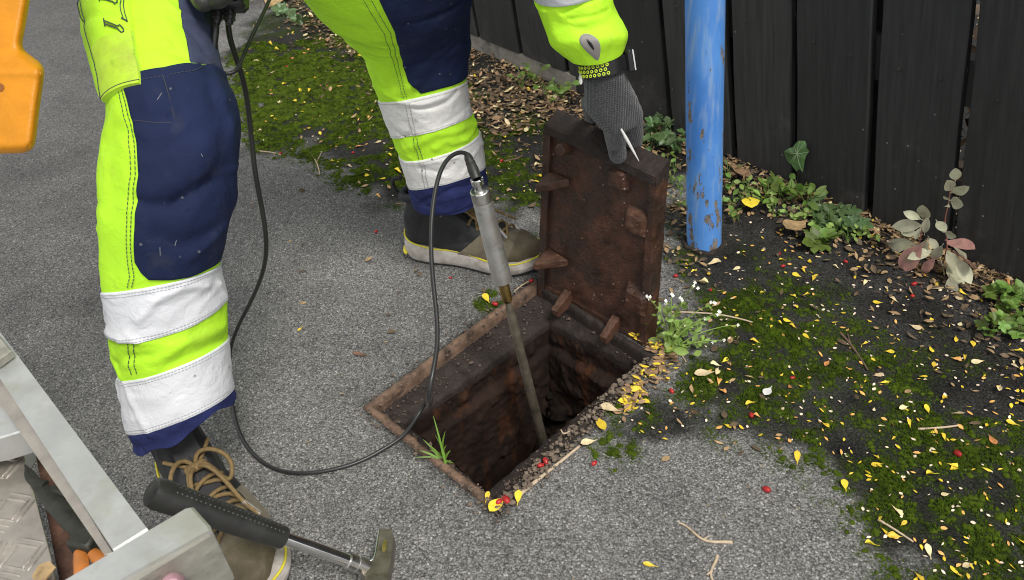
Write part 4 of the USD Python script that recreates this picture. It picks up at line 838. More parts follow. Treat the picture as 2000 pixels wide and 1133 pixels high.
# ---- shoes
def shoe(nm_parent, heel, fwd, length, near):
    fwd = nz(fwd); lat = nz(np.cross([0, 0, 1.0], fwd)); T = frame_T(heel, fwd * length, lat * length, np.array([0, 0, 1.0]) * length)
    # unit shoe: x 0 (heel) to 1 (toe), y sideways, z up, all in shoe lengths
    out = np.array([(0.0, 0), (.02, .065), (.08, .108), (.2, .122), (.36, .115), (.52, .135), (.68, .170), (.80, .172), (.91, .135), (.975, .07), (1.0, 0)])
    xs = np.linspace(0, 1, 90)
    from scipy.interpolate import CubicSpline
    tt = np.r_[0, np.cumsum(np.linalg.norm(np.diff(out, axis=0), axis=1))]; cs = PchipInterpolator(tt, out); o_ = cs(np.linspace(0, tt[-1], 60))
    loop = np.vstack([o_, o_[1:-1][::-1] * [1, -1]])
    loop[:, 1] += -.02 * np.sin(loop[:, 0] * 3.0)
    spring = lambda x: .035 * np.clip((x - .72) / .28, 0, 1) ** 1.8 + .02 * np.clip((.10 - x) / .10, 0, 1) ** 1.5
    top = lambda x: .135 + .03 * np.clip((.25 - x) / .25, 0, 1) - .035 * np.clip((x - .45) / .3, 0, 1) + spring(x)
    def skirt(prof):
        V = []
        for off, zf in prof:
            c = loop.mean(0); n = nz(np.roll(loop, -1, 0) - np.roll(loop, 1, 0)); nn = np.stack([n[:, 1], -n[:, 0]], -1); nn = nn * np.sign(((loop - [.5, 0]) * nn).sum(1))[:, None]
            q = loop + nn * off; V.append(np.c_[q, zf(q[:, 0])])
        m, n_ = len(prof), len(loop); V = np.vstack(V); F = [(a * n_ + j, a * n_ + (j + 1) % n_, (a + 1) * n_ + (j + 1) % n_, (a + 1) * n_ + j) for a in range(m - 1) for j in range(n_)]
        lo, hi = [], []
        F = np.array(F); F = np.vstack([F[:, [0, 1, 2]], F[:, [0, 2, 3]]])
        for base, fl in ((0, 1), ((m - 1) * n_, 0)):
            pl_ = Delaunay(V[base:base + n_, :2]).simplices; inside = shapely.contains(Polygon(V[base:base + n_, :2]), shapely.points(V[base:base + n_][pl_].mean(1)[:, :2])); F = np.vstack([F, pl_[inside] + base])
        t = trimesh.Trimesh(V, F, process=True); t.fix_normals(); return t
    W = lambda t: xf(t, T)
    sole = obj('sole', W(skirt([(-.02, lambda x: .0 + spring(x)), (.004, lambda x: .012 + spring(x)), (.014, lambda x: .05 + spring(x)), (.012, lambda x: top(x) * .6), (.004, lambda x: top(x) - .012), (-.02, lambda x: top(x))])), 'sole_grey', nm_parent, smooth=50)
    obj('tread', W(skirt([(-.03, lambda x: -.012 + spring(x)), (-.008, lambda x: -.012 + spring(x)), (.006, lambda x: .016 + spring(x)), (-.03, lambda x: .018 + spring(x))])), 'sole_dark', nm_parent, smooth=40)
    n = nz(np.roll(loop, -1, 0) - np.roll(loop, 1, 0)); nn = np.stack([n[:, 1], -n[:, 0]], -1); nn = nn * np.sign(((loop - [.5, 0]) * nn).sum(1))[:, None]
    st = np.c_[loop + nn * .002, top(loop[:, 0]) - .004]
    obj('piping', xf(tube(np.vstack([st, st[:1]]), .0055 , 8, caps=False), T), 'sole_yellow', nm_parent, smooth=True)
    q = np.array([(.02, 0, .10), (.004, 0, .075), (.006, 0, .045), (.03, 0, .02)]); hs = []
    for y in np.linspace(-.06, .06, 7): hs.append(q + [abs(y) ** 2 * 9, y, 0])
    hv = np.array(hs) + [-.012, 0, 0]; hv = hv.reshape(-1, 3)
    obj('heel_edge', xf(tube(np.array([(.03, -.115, .06), (.005, -.08, .055), (-.012, 0, .05), (.005, .08, .055), (.03, .115, .06)]), .012, 8, sub=24), T), 'sole_yellow', nm_parent, smooth=True)
    # upper
    B = [((.115, 0, .17), .105), ((.10, 0, .30), .092), ((.15, 0, .40), .100), ((.30, 0, .36), .096), ((.36, 0, .22), .108), ((.55, -.015, .20), .100), ((.70, -.01, .16), .095),
         ((.82, .03, .135), .080), ((.82, -.07, .135), .078), ((.91, -.02, .13), .072), ((.68, .075, .13), .075), ((.68, -.095, .13), .072), ((.3, .03, .14), .085), ((.3, -.03, .14), .085), ((.15, .02, .46), .088), ((.24, 0, .46), .085)]
    up = chain([(np.array(p), r) for p, r in B], [(0, 12, 13), (0, 1, 2), (1, 2, 14, 15), (2, 3, 15), (1, 3, 4), (3, 4, 12, 13, 5), (4, 5, 12, 13), (5, 6, 10, 11, 12, 13), (6, 10, 11, 7, 8), (7, 8, 9, 6), (0, 1, 4, 12, 13)], .016, 14, 20)
    mm = m3.Manifold(m3.Mesh(np.asarray(up.vertices, np.float32), np.asarray(up.faces, np.uint32)))
    mm = mm.trim_by_plane((0, 0, 1), .10)
    frontp = nz(np.array([1.0, 0, -1.15])); a_, b_ = mm.split_by_plane(frontp, float(frontp @ np.array([.47, 0, .16])))
    def rough(m, am=.004, s=14):
        v, f = arr(m); v = v * [1, 1.10, 1]; t = trimesh.Trimesh(v, f, process=True); t.vertices = t.vertices + t.vertex_normals * ((meshkit.fbm(t.vertices * s, 3, 4) - .5) * 2 * am)[:, None]; return t
    obj('heel_quarter', W(rough(b_)), 'shoe_black', nm_parent, smooth=45)
    vamp = obj('vamp', W(rough(a_.scale((1.0, 1.03, 1.01)))), 'shoe_olive', nm_parent, smooth=45)
    tc = np.array([.80, 0, .0]); cap, _ = mm.split_by_plane((1, 0, -.35), .735 - .35 * .1)
    obj('toe_cap', W(rough(cap.translate((-.5, 0, 0)).scale((1.03, 1.06, 1.05)).translate((.49, 0, 0)))), 'shoe_olive_dark', nm_parent, smooth=45)
    # tongue, eyelets and laces
    tg = lambda x: np.interp(x, [.16, .24, .34, .45, .6, .72, .8], [.60, .575, .47, .362, .300, .262, .23])
    xs = np.linspace(.22, .74, 12); tv = np.vstack([[(x, y, tg(x) - .9 * y * y + .004) for y in np.linspace(-.055, .055, 7)] for x in xs]); tf = [(i * 7 + j, i * 7 + j + 1, (i + 1) * 7 + j + 1, (i + 1) * 7 + j) for i in range(11) for j in range(6)]
    obj('tongue', W((tv, np.array(tf))), 'shoe_black', nm_parent, smooth=True)
    xs = np.linspace(.10, .36, 12); tv = np.vstack([[(x - .25 * y * y, y, .56 - .0 * x + .05 * math.cos(y * 12) - 1.25 * max(x - .28, 0)) for y in np.linspace(-.07, .07, 9)] for x in xs])
    lc = []
    for i, x in enumerate(np.linspace(.50, .71, 4)):
        s = 1 if i % 2 else -1
        for sg in (-1, 1):
            lc.append(tube(np.array([(x, sg * .082, tg(x) - .030), (x + .015, sg * .05, tg(x + .015) + .012), (x + .03, 0, tg(x + .03) + .022 + .008 * sg), (x + .045, -sg * .05, tg(x + .045) + .012), (x + .06, -sg * .084, tg(x + .06) - .035)]), .0095, 6, sub=20))
    k0 = np.array([.475, 0, tg(.475) + .035])
    for sg in (-1, 1):
        lc.append(tube(k0 + np.array([(0, 0, 0), (-.03, sg * .05, .05), (.02, sg * .11, .055), (.10, sg * .13, .0), (.12, sg * .10, -.03), (.06, sg * .06, .005), (0, 0, .0)]) * [1, .9, 1], .0100, 6, sub=40))
        lc.append(tube(k0 + np.array([(0, 0, 0), (.05, sg * .035, .03), (.15, sg * .07, -.02), (.24, sg * .09, -.075), (.30, sg * .12, -.12)]), .0095, 6, sub=26))
        lc.append(tube(k0 + np.array([(0, 0, 0), (-.05, sg * .05, .01), (-.10, sg * .10, .03)]), .0090, 6, sub=14))
    lc.append(chain([(k0 + np.array([0, -.03, .01]), .020), (k0 + np.array([0, .03, .01]), .020)], [(0, 1)], .01, 4))
    lc = [xf(q, T) for q in lc]
    obj('laces', cat(*lc), 'lace', nm_parent, smooth=True)
    for sg in (-1, 1): obj('lace_tip', xf(tube(k0 + np.array([(.235, sg * .088, -.072), (.30, sg * .12, -.12)]), .0100, 6), T), 'thread_pale', nm_parent, smooth=True)
    ey = []
    for x in np.linspace(.50, .70, 3):
        for sg in (-1, 1): ey.append(hull(np.array([(x + a, sg * (.088 + .012 * b), tg(x) - .028 - .03 * b) for a in (-.017, .017) for b in (0, 2.2)] + [(x, sg * .10, tg(x) - .03)])))
    obj('eyelets', cat(*[xf(q, T) for q in ey]), 'shoe_black', nm_parent, smooth=40)
    # collar, padded
    cr = [(.165 + .135 * math.cos(t), .108 * math.sin(t), .505 + .03 * math.cos(t)) for t in np.linspace(0, 2 * np.pi, 40)]
    obj('collar', xf(tube(np.array(cr), .030, 10, caps=False), T), 'shoe_black', nm_parent, smooth=True)
    obj('pull_loop', xf(tube(np.array([(.02, 0, .44), (-.03, 0, .50), (-.028, 0, .57), (.03, 0, .58)]), .014, 8, sub=20), T), 'shoe_black', nm_parent, smooth=True)
    for sg in (-1, 1):
        obj('side_tab', xf(hull(np.array([(.235, sg * .106, .345), (.325, sg * .106, .36), (.33, sg * .102, .385), (.25, sg * .102, .37)] + [(.28, sg * .085, .36)])), T), 'shoe_olive', nm_parent, smooth=False)
hF, tF = P(800, 492), P(1080, 520)
sh1 = UsdGeom.Xform.Define(stage, numbered(person + '/shoe')); shoe(str(sh1.GetPath()), hF + np.array([0, 0, .004]), tF - hF, .318, False)
fN = nz(np.array([.60, -.80, 0])); hN = P(366, 905, 0.06); hN[2] = 0.004; hN = hN - fN * .062
sh2 = UsdGeom.Xform.Define(stage, numbered(person + '/shoe')); shoe(str(sh2.GetPath()), hN, fN, .338, True)

# ================================================================== probe and its cable
pt, pbm = P(937, 372, 0.385), P(1074, 915, -0.30)
pd_ = nz(pbm - pt); plen = np.linalg.norm(pbm - pt)
probe = thing('probe', 'slim silver probe with brass collar and steel rod standing in the hole', 'probe', pbm)
def along(y):                                              # distance along the probe whose image lies at that photograph height
    t = np.linspace(-0.05, plen, 4000); q = proj(pt + pd_ * t[:, None]); return t[np.argmin(np.abs(q[:, 1] - y))]
a1, a2_, a3 = along(392), along(548), along(588)
obj('cap', lathe(pt, pbm, [(-.001, 0), (-.0008, .0135), (.0, .0150), (.0012, .0158), (a1 * .9, .0158), (a1, .0152)], 36), 'steel', probe, smooth=40)
obj('barrel', lathe(pt, pbm, [(a1 * .95, .0149), (a1 + .002, .0153), (a2_ - .006, .0166), (a2_ - .003, .0170), (a2_ - .001, .0166), (a2_, .0150), (a2_ + .001, 0)], 36), 'probe_alu', probe, smooth=40)
obj('collar', lathe(pt, pbm, [(a2_, .0092), (a2_ + .003, .0095), (a3 - .004, .0092), (a3, .0075), (a3 + .001, 0)], 24), 'brass', probe, smooth=40)
obj('rod', lathe(pt, pbm, [(a3 - .002, .0058), (a3 + .012, .0058), (a3 + .020, .0080), (a3 + .06, .0084), (plen * .9, .0098), (plen, .0098), (plen + .02, .004), (plen + .021, 0)], 24), 'rod_steel', probe, smooth=40)
nut = lathe(pt, pbm, [(-.022, 0), (-.0215, .0075), (-.018, .0088), (-.012, .0088), (-.011, .0072), (-.003, .0072), (0, .0085), (.001, 0)], 20)
obj('connector', nut, 'chrome', probe, smooth=30)
for k in range(8):
    t = k * math.pi / 4; e1 = nz(np.cross(pd_, [0.3, .2, .9])); e2 = np.cross(pd_, e1); c = pt - pd_ * .016 + (math.cos(t) * e1 + math.sin(t) * e2) * .0088
    obj('connector_lug', block(c, nz(math.cos(t) * e1 + math.sin(t) * e2) * .0016, nz(-math.sin(t) * e1 + math.cos(t) * e2) * .0016, pd_ * .0045, .0004), 'chrome', probe, smooth=False)
bt = pt - pd_ * .020; bt2 = D(912, 301, 1.195)
obj('boot', lathe(bt, bt2, [(0, .0070), (.003, .0082), (.018, .0086), (.026, .0072), (.0262, .0078), (.030, .0076), (.0302, .0066), (.034, .0066), (.0342, .0070), (.038, .0068), (np.linalg.norm(bt2 - bt), .0045), (np.linalg.norm(bt2 - bt) + .001, 0)], 20), 'rubber', probe, smooth=40)
G_ = .0045
cb = [D(912, 301, 1.195), D(903, 298, 1.19), D(888, 301, 1.18), D(868, 320, 1.165), D(853, 360, 1.15), D(844, 420, 1.135), D(842, 480, 1.12), D(846, 550, 1.10), D(853, 620, 1.08), D(853, 680, 1.06), D(842, 745, 1.04), P(818, 808, .022), P(790, 848, G_ + .008), P(757, 872, G_ + .004), P(705, 900, G_), P(640, 919, G_), P(575, 924, G_), P(525, 910, G_), P(489, 880, G_), P(466, 840, G_), P(455, 795, G_ + .002), P(448, 740, .012), P(449, 690, .035), P(462, 645, .085), P(484, 600, .15), P(505, 555, .21), P(519, 500, .275), P(518, 450, .325), P(510, 400, .37), P(499, 340, .425), P(491, 270, .48), P(483, 200, .535), P(470, 140, .585), P(455, 95, .62), P(447, 60, .645), P(446, 40, .658)]
cpts = np.array(cb); rr_ = np.r_[np.full(22, .0033), np.linspace(.0034, .0038, 6), np.full(8, .0040)]
obj('cable', tube(cpts, rr_, 12, sub=420), 'cable_grey', smooth=True, label='thin dark cable looping from the probe over the asphalt up to the handset', cat='cable')

# ================================================================== aluminium platform in the near corner
ZT = 0.40
alu = thing('platform_frame', 'worn aluminium platform with box rails and ribbed tread plate', 'platform', P(120, 900, 0))
def rail(name, pts, h, mat='aluminium', z=ZT, bev=0.0016):
    return obj(name, prism([P(x, y, z) for x, y in pts], (0, 0, -h), bev), mat, alu, smooth=20)
rail('rail_lip', [(-30, 690), (48, 803), (220, 1080), (204, 1084), (70, 872), (30, 812), (-60, 700)], .003, 'tread_plate', ZT - .006, .0006)
rail('rail', [(-130, 474), (0, 648), (289, 1034), (222, 1076), (45, 800), (-150, 512)], 0.042)
r2 = rail('end_rail', [(-180, 1314), (120, 1138), (367, 990), (377, 989), (410, 1026), (412, 1034), (204, 1142), (-120, 1330)], 0.075, 'aluminium', ZT + .003)
rail('end_cover', [(-100, 1333), (212, 1146), (411, 1038), (417, 1044), (216, 1156), (-80, 1345)], 0.070, 'aluminium_dirty', ZT - .002)
rail('cross_rail', [(-260, 800), (8, 768), (42, 790), (62, 836), (-10, 858), (-260, 900)], 0.035, 'aluminium', ZT - .012)
rail('clamp_block', [(-60, 640), (-4, 650), (22, 684), (-8, 706), (-70, 690)], 0.012, 'aluminium_dirty', ZT + .0125)
ZP = 0.335
plate_poly = [(-320, 850), (28, 846), (44, 880), (76, 1000), (100, 1090), (112, 1160), (90, 1230), (-320, 1330)]
obj('tread_plate', prism([P(x, y, ZP) for x, y in plate_poly], (0, 0, -.004), .0006), 'tread_plate', alu, smooth=20)
d1 = nz(P(44, 880, ZP) - P(100, 1090, ZP)); d2 = np.cross([0, 0, 1.0], d1); inside = Polygon([P(x, y, ZP)[:2] for x, y in plate_poly]).buffer(-.010)
o0 = P(60, 1000, ZP); cell = .036
for i in range(-6, 12):
    for j in range(-6, 8):
        c = o0 + d1 * cell * i + d2 * cell * j
        ang = math.radians(42 if (i + j) % 2 else -48)
        e1 = d1 * math.cos(ang) + d2 * math.sin(ang); e2 = -d1 * math.sin(ang) + d2 * math.cos(ang)
        for k in range(-2, 3):
            q = c + e2 * .0066 * k
            if not shapely.contains(inside, shapely.Point(*q[:2])) or proj(q)[0] < -160: continue
            tt_ = np.linspace(0, 2 * np.pi, 12, endpoint=False); V = np.vstack([q + e1 * .0150 * math.cos(t) + e2 * .0021 * math.sin(t) for t in tt_] + [q + e1 * .0110 * math.cos(t) + e2 * .0008 * math.sin(t) + [0, 0, .0016] for t in tt_])
            obj('tread_bar', hull(np.vstack([V, q + [0, 0, -.0005]])), 'tread_plate', alu, smooth=60)
for x, y in ((-150, 1290), (-190, 560)):                      # legs, off the picture's edge
    q = P(x, y, ZT - .02); obj('leg', block(q * [1, 1, .5] , np.array([.02, 0, 0]), np.array([0, .02, 0]), np.array([0, 0, q[2] / 2])), 'aluminium', alu, smooth=False)
q = P(205, 1150, ZT - .06); obj('leg', block(np.array([q[0] - .02, q[1] - .015, .165]), np.array([.016, 0, 0]), np.array([0, .016, 0]), np.array([0, 0, .165])), 'aluminium', alu, smooth=False)
obj('upright', tube([P(-190, 560, ZT - .03), P(-190, 560, ZT - .03) + [-.02, .01, .62]], .016, 12), 'aluminium', alu, smooth=40)
# rusty bar and the old cutter lying across the gap of the platform
zb = 0.30
bar = obj('rusty_bar', roughen(prism([P(66, 868, zb), P(88, 880, zb), P(170, 1125, zb), P(150, 1180, zb), P(118, 1150, zb)], (0, 0, -.008), .001), .0008, 3), 'rusty_bar', smooth=40, label='rusty flat bar lying under the cutter in the platform gap', cat='bar')
ct = thing('cutter', 'worn dark hand cutter with orange grips lying in the platform gap', 'cutter', P(120, 980, ZP))
zc = ZP + .008
def flat(pts, th, z=zc): return prism([P(x, y, z) for x, y in pts], (0, 0, -th), .0012)
def rod3(pts, r, z=zc, flat_=0.6):
    v, f = tube([P(x, y, z) for x, y in pts], r, 10, sub=30); return np.c_[v[:, :2], z + (v[:, 2] - z) * flat_], f
obj('blade', rod3([(49, 908), (60, 928), (86, 962), (108, 985), (140, 1018), (178, 1050)], np.array([.001, .0048, .0075, .0095, .0105, .0095])), 'tool_dark', ct, smooth=50)
obj('hook_jaw', rod3([(52, 912), (58, 935), (72, 944), (88, 948)], np.array([.0012, .004, .005, .006]), zc + .002), 'tool_dark', ct, smooth=50)
obj('jaw', rod3([(96, 968), (116, 962), (138, 962), (150, 985), (146, 1000)], np.array([.011, .010, .009, .006, .002]), zc - .003), 'tool_dark', ct, smooth=50)
p_ = P(168, 1058, zc); obj('pivot', block(p_, np.array([.013, -.004, 0]), np.array([.003, .011, 0]), np.array([0, 0, .010]), .003), 'tool_dark', ct, smooth=40)
obj('ferrule', lathe(P(158, 1046, zc), P(182, 1040, zc), [(0, 0), (0, .004), (.014, .004), (.014, 0)], 12), 'steel', ct, smooth=40)
obj('grip', rod3([(154, 1076), (158, 1095), (160, 1125), (150, 1190)], np.array([.005, .0072, .0075, .007]), zc), 'grip_orange', ct, smooth=50)
obj('grip', rod3([(180, 1078), (190, 1088), (206, 1102), (230, 1140)], np.array([.005, .0068, .007, .007]), zc), 'grip_orange', ct, smooth=50)
lf = hull([P(x, y, zc - .002) + [0, 0, h] for x, y, h in ((62, 1126, 0), (78, 1108, .004), (100, 1102, .005), (112, 1112, .003), (96, 1130, .004), (78, 1150, 0))])
obj('dead_leaf', roughen(lf, .0008, 8), 'leaf_tan', smooth=40, label='withered greenish leaf on the tread plate by the orange grips', cat='leaf')
obj('pink_peg', lathe(P(338, 1142, ZT - .03), P(338, 1142, ZT + .02), [(0, .010), (.034, .010), (.042, .0088), (.047, .005), (.048, 0)], 20), 'pink_plastic', smooth=40, label='small pink plastic peg beside the rail end of the platform', cat='peg')

# ================================================================== hammer standing on its head, leaning on the platform
hh = P(728, 1112, 0.030); hb = P(290, 958, 0.285)
ham = thing('hammer', 'brick hammer with black dimpled rubber grip and chrome shaft', 'hammer', P(740, 1100))
hd_ = nz(hh - hb); HL = np.linalg.norm(hh - hb)
def hal(x):
    t = np.linspace(0, HL, 4000); return t[np.argmin(np.abs(proj(hb + hd_ * t[:, None])[:, 0] - x))]
g1 = hal(553); g2 = hal(678)
sag = 0.004
prof = [(0, 0), (.0008, .012), (.004, .0168), (.012, .0186), (.03, .0182), (.06, .0172), (g1 * .6, .0166), (g1 * .9, .0152), (g1 - .002, .0146), (g1, .0138), (g1 + .0005, 0)]
obj('grip', lathe(hb, hh, prof, 40), 'rubber', ham, smooth=40)
e1 = nz(np.cross(hd_, [0, 0, 1.0])); e2 = np.cross(e1, hd_)
if e2 @ (O - hb) < 0: e2 = -e2
e1 = e1 if proj(hb + e1 * .01)[1] < proj(hb)[1] else -e1
pr_s, pr_r = np.array([q[0] for q in prof]), np.array([q[1] for q in prof]); pim = []
for i in range(30):
    for j, w in enumerate((-18, 8, 22, 36, 50, 64)):
        s_a = .026 + (i + .5 * (j % 2)) * .0062
        if s_a > g1 - .008: continue
        t = math.radians(90 - w); n_ = math.sin(t) * e2 + math.cos(t) * e1; c = hb + hd_ * s_a + n_ * np.interp(s_a, pr_s, pr_r)
        b1 = np.cross(n_, hd_); pim.append(hull([c + .0011 * (math.cos(a) * hd_ + math.sin(a) * b1) for a in np.linspace(0, 2 * np.pi, 7)[:-1]] + [c + n_ * .0005, c - n_ * .0006]))
tag(stage.GetPrimAtPath(obj('grip_pimples', cat(*pim), 'pimple', ham, smooth=60)), kind='stuff')
sh_ = .0088
obj('shaft', lathe(hb, hh, [(g1 - .002, sh_), (g2, sh_), (HL - .004, sh_ * 1.05), (HL, 0)], 28), 'chrome', ham, smooth=40)
obj('ferrule', lathe(hb, hh, [(g2, sh_), (g2 + .0004, .0112), (g2 + .014, .0112), (g2 + .0145, .0100), (g2 + .0155, .0112), (HL - .004, .0112)], 28), 'steel', ham, smooth=40)
# head: a plate-like chisel blade up from the eye, hammer face below the picture's edge
def hp(x, y, z): return P(x, y, z)
zh = .045
blade = [(742, 1034), (765, 1033), (769, 1046), (768, 1062), (760, 1112), (752, 1150), (716, 1150), (712, 1126), (700, 1112), (709, 1098), (722, 1095), (729, 1090), (732, 1082), (737, 1056)]
bp = np.array([P(x, y, zh) for x, y in blade])
def slab(poly3, down):
    pl2 = Polygon(poly3[:, :2]).buffer(0); v2, f2 = trimesh.creation.triangulate_polygon(pl2, engine='earcut'); ext_ = trimesh.creation.extrude_polygon(pl2, down); return ext_
sb = slab(bp, .022); sb.apply_translation([0, 0, zh - .022])
obj('head', roughen(sb, .0006, 4, 120, .004), 'hammer_steel', ham, smooth=25)
edge = [P(x, y, zh + .0006) for x, y in ((741, 1034), (737, 1056), (733, 1080), (729, 1091), (720, 1096))]
obj('ground_edge', tube(edge, .0012, 6, sub=30), 'chrome', ham, smooth=True)
em = np.array([P(751 + 4.6 * math.cos(t) - 1.2 * math.sin(t), 1067 + 12 * math.sin(t), zh + .0006) for t in np.linspace(0, 2 * np.pi, 24, endpoint=False)])
obj('maker_emblem', hull(np.vstack([em, em + [0, 0, .0008]])), 'brass', ham, smooth=False)
obj('striking_face', roughen(prism([P(x, y, zh - .001) for x, y in ((716, 1149), (752, 1149), (748, 1190), (742, 1215), (706, 1215), (708, 1180))], (0, 0, -.026), .002), .0005, 6), 'hammer_steel', ham, smooth=30)

# ================================================================== orange-yellow tool body at the left edge
zq = 0.80
loc = thing('locator_tool', 'orange-yellow moulded plastic tool body hanging at the picture edge', 'locator', D(-20, 250, zq))
out_ = [(-150, -260), (98, -260), (62, -20), (52, 40), (44, 84), (46, 96), (54, 104), (76, 120), (85, 131), (87, 145), (78, 210), (70, 276), (66, 288), (58, 295), (46, 299), (-110, 304), (-150, 290), (-160, 140), (-150, 120), (-112, 96)]
cz_ = nz(ray(np.float64(-20.), np.float64(150.)))
def lofted(offs):
    V = []; base = Polygon(out_)
    for dd, inset_ in offs:
        q = np.array(base.buffer(-inset_, join_style=1).exterior.segmentize(9).coords)[:-1]; V.append(q)
    n = 260; L_ = []
    for q, (dd, _) in zip(V, offs):
        ring = np.vstack([q, q[:1]]); t = np.r_[0, np.cumsum(np.linalg.norm(np.diff(ring, axis=0), axis=1))]
        st = np.argmin(np.hypot(q[:, 0] - (-20), q[:, 1] + 260)); ring = np.vstack([np.roll(q, -st, 0), q[st:st + 1]])
        if Polygon(ring).exterior.is_ccw: ring = ring[::-1]
        t = np.r_[0, np.cumsum(np.linalg.norm(np.diff(ring, axis=0), axis=1))]; k = np.linspace(0, t[-1], n, endpoint=False)
        L_.append(np.stack([np.interp(k, t, ring[:, 0]), np.interp(k, t, ring[:, 1])], -1))
    return L_, n
offs = [(.062, 14), (.054, 5), (.044, 0), (.020, 0), (.011, 2), (.0045, 6.5), (.0012, 12), (0, 18)]
L_, n = lofted(offs)
def relief(q):                                             # the shoulder bulges forward below the neck
    y = q[:, 1]; return -.016 * np.clip((y - 96) / 38, 0, 1) ** 1.3 * (q[:, 0] < 200) - .002 * np.exp(-((y - 142) / 8) ** 2)
vv = np.vstack([D(q[:, 0], q[:, 1], 1.0) if False else (O + ray(q[:, 0], q[:, 1]) * (zq + dd + relief(q) * (1 if dd < .03 else 0))[:, None]) for q, (dd, _) in zip(L_, offs)])
F = [(a * n + j, a * n + (j + 1) % n, (a + 1) * n + (j + 1) % n, (a + 1) * n + j) for a in range(len(offs) - 1) for j in range(n)]
F = np.array(F); F = np.vstack([F[:, [0, 1, 2]], F[:, [0, 2, 3]]])
inner = Polygon(L_[-1]); g = np.stack(np.meshgrid(np.arange(-160, 95, 5.0), np.arange(-255, 300, 5.0)), -1).reshape(-1, 2); g = g[shapely.contains(inner.buffer(-2), shapely.points(g))]
fp = np.vstack([L_[-1], g]); tr = Delaunay(fp).simplices; tr = tr[shapely.contains(inner.buffer(.01), shapely.points(fp[tr].mean(1)))]
fv = O + ray(g[:, 0], g[:, 1]) * (zq + relief(g))[:, None]; base_i = (len(offs) - 1) * n; mp = np.r_[base_i + np.arange(n), len(vv) + np.arange(len(g))]
allv = np.vstack([vv, fv]); F = np.vstack([F, mp[tr]])
bk = Polygon(L_[0]); tr = Delaunay(L_[0]).simplices; tr = tr[shapely.contains(bk.buffer(.01), shapely.points(L_[0][tr].mean(1)))]; F = np.vstack([F, tr])
tm = trimesh.Trimesh(allv, F, process=False); tm.fix_normals()
obj('housing', tm, 'plastic_orange', loc, smooth=50)
c = O + ray(np.float64(0), np.float64(171)) * (zq - .0162); nn_ = -Wv
obj('screw_hole', lathe(c - nn_ * .001, c + nn_, [(0, .0042), (.0016, .0042), (.0018, .0034), (.0012, 0)], 20), 'hole_dark', loc, smooth=40)
obj('hanger', tube([D(-80, -200, zq + .05), P(-190, 560, ZT - .03) + np.array([-.02, .01, .60])], .010, 10), 'aluminium', loc, smooth=40)

# ================================================================== plants
def leaf_mesh(L, w, bend=0.25, curl=0.15, n=6, tip=1.0, petiole=0.0, seed=0, pw=0.75):
    """A thin leaf along +x from the origin, curved both ways; closed two-sided strip."""
    r = np.random.default_rng(seed); xs = np.linspace(0, 1, n + 1); prof = np.sin(np.pi * xs ** tip) ** pw; prof[-2] = max(prof[-2], .55) if pw < .7 else prof[-2]; prof[0] = 0.06; prof[-1] = 0.02
    V = []
    for x, p in zip(xs, prof):
        z = bend * L * (x * x - .3 * x); h = w / 2 * p
        V += [(x * L, -h, z + curl * h * 2 * abs(p)), (x * L, 0, z), (x * L, h, z + curl * h * 2 * abs(p) * r.uniform(.6, 1.4))]
    F = []
    for i in range(n):
        for j in range(2):
            a = i * 3 + j; F += [(a, a + 3, a + 4, a + 1)]
    F = np.array(F); F = np.vstack([F[:, [0, 1, 2]], F[:, [0, 2, 3]]]); V = np.array(V)
    if petiole: 
        v, f = tube([(-petiole, 0, -.1 * petiole), (0, 0, 0), (.2 * L, 0, .004 * L)], w * .035 + .0003, 4); return cat((V, F), (v, f))
    return V, F
def basis(d, up):
    d = nz(d); s = nz(np.cross(up, d)); return np.stack([d, s, np.cross(d, s)], 1)
def place(mesh, p, d, up=(0, 0, 1)):
    v, f = mesh; return np.asarray(v) @ basis(d, np.asarray(up, float)).T + p, f
def rnd_dir(r, zmin=-.2, zmax=.8):
    a = r.uniform(0, 2 * np.pi); z = r.uniform(zmin, zmax); return np.array([math.cos(a) * math.sqrt(1 - z * z), math.sin(a) * math.sqrt(1 - z * z), z])
TOCAM = lambda p: nz(O - p)

# pale shrub seedling with pink-tinged leaves by the boards
root = P(1800, 560); 
shr = thing('shrub_seedling', 'grey-green seedling with pink-tinged leaves against the black boards', 'seedling', root)
def fpt(x, y, h=0.0, off=0.05):                           # a point a little in front of the boards
    n_ = nz(np.cross(FT, FUP)); n_ = n_ if n_ @ FN > 0 else -n_
    return plane_hit(x, y, FC - FN * off, n_)
st1 = [root, fpt(1838, 520, off=.07), fpt(1850, 470, off=.055), fpt(1846, 430, off=.04), fpt(1852, 400, off=.035), fpt(1856, 372, off=.03), fpt(1866, 345, off=.03)]
st2 = [root, fpt(1790, 500, off=.09), fpt(1800, 455, off=.08), fpt(1806, 425, off=.07)]
obj('stem', tube(st1, np.linspace(.0022, .0008, 7), 6, sub=40), 'stem_red', shr, smooth=True); obj('stem', tube(st2, np.linspace(.002, .0008, 4), 6, sub=30), 'stem_red', shr, smooth=True)
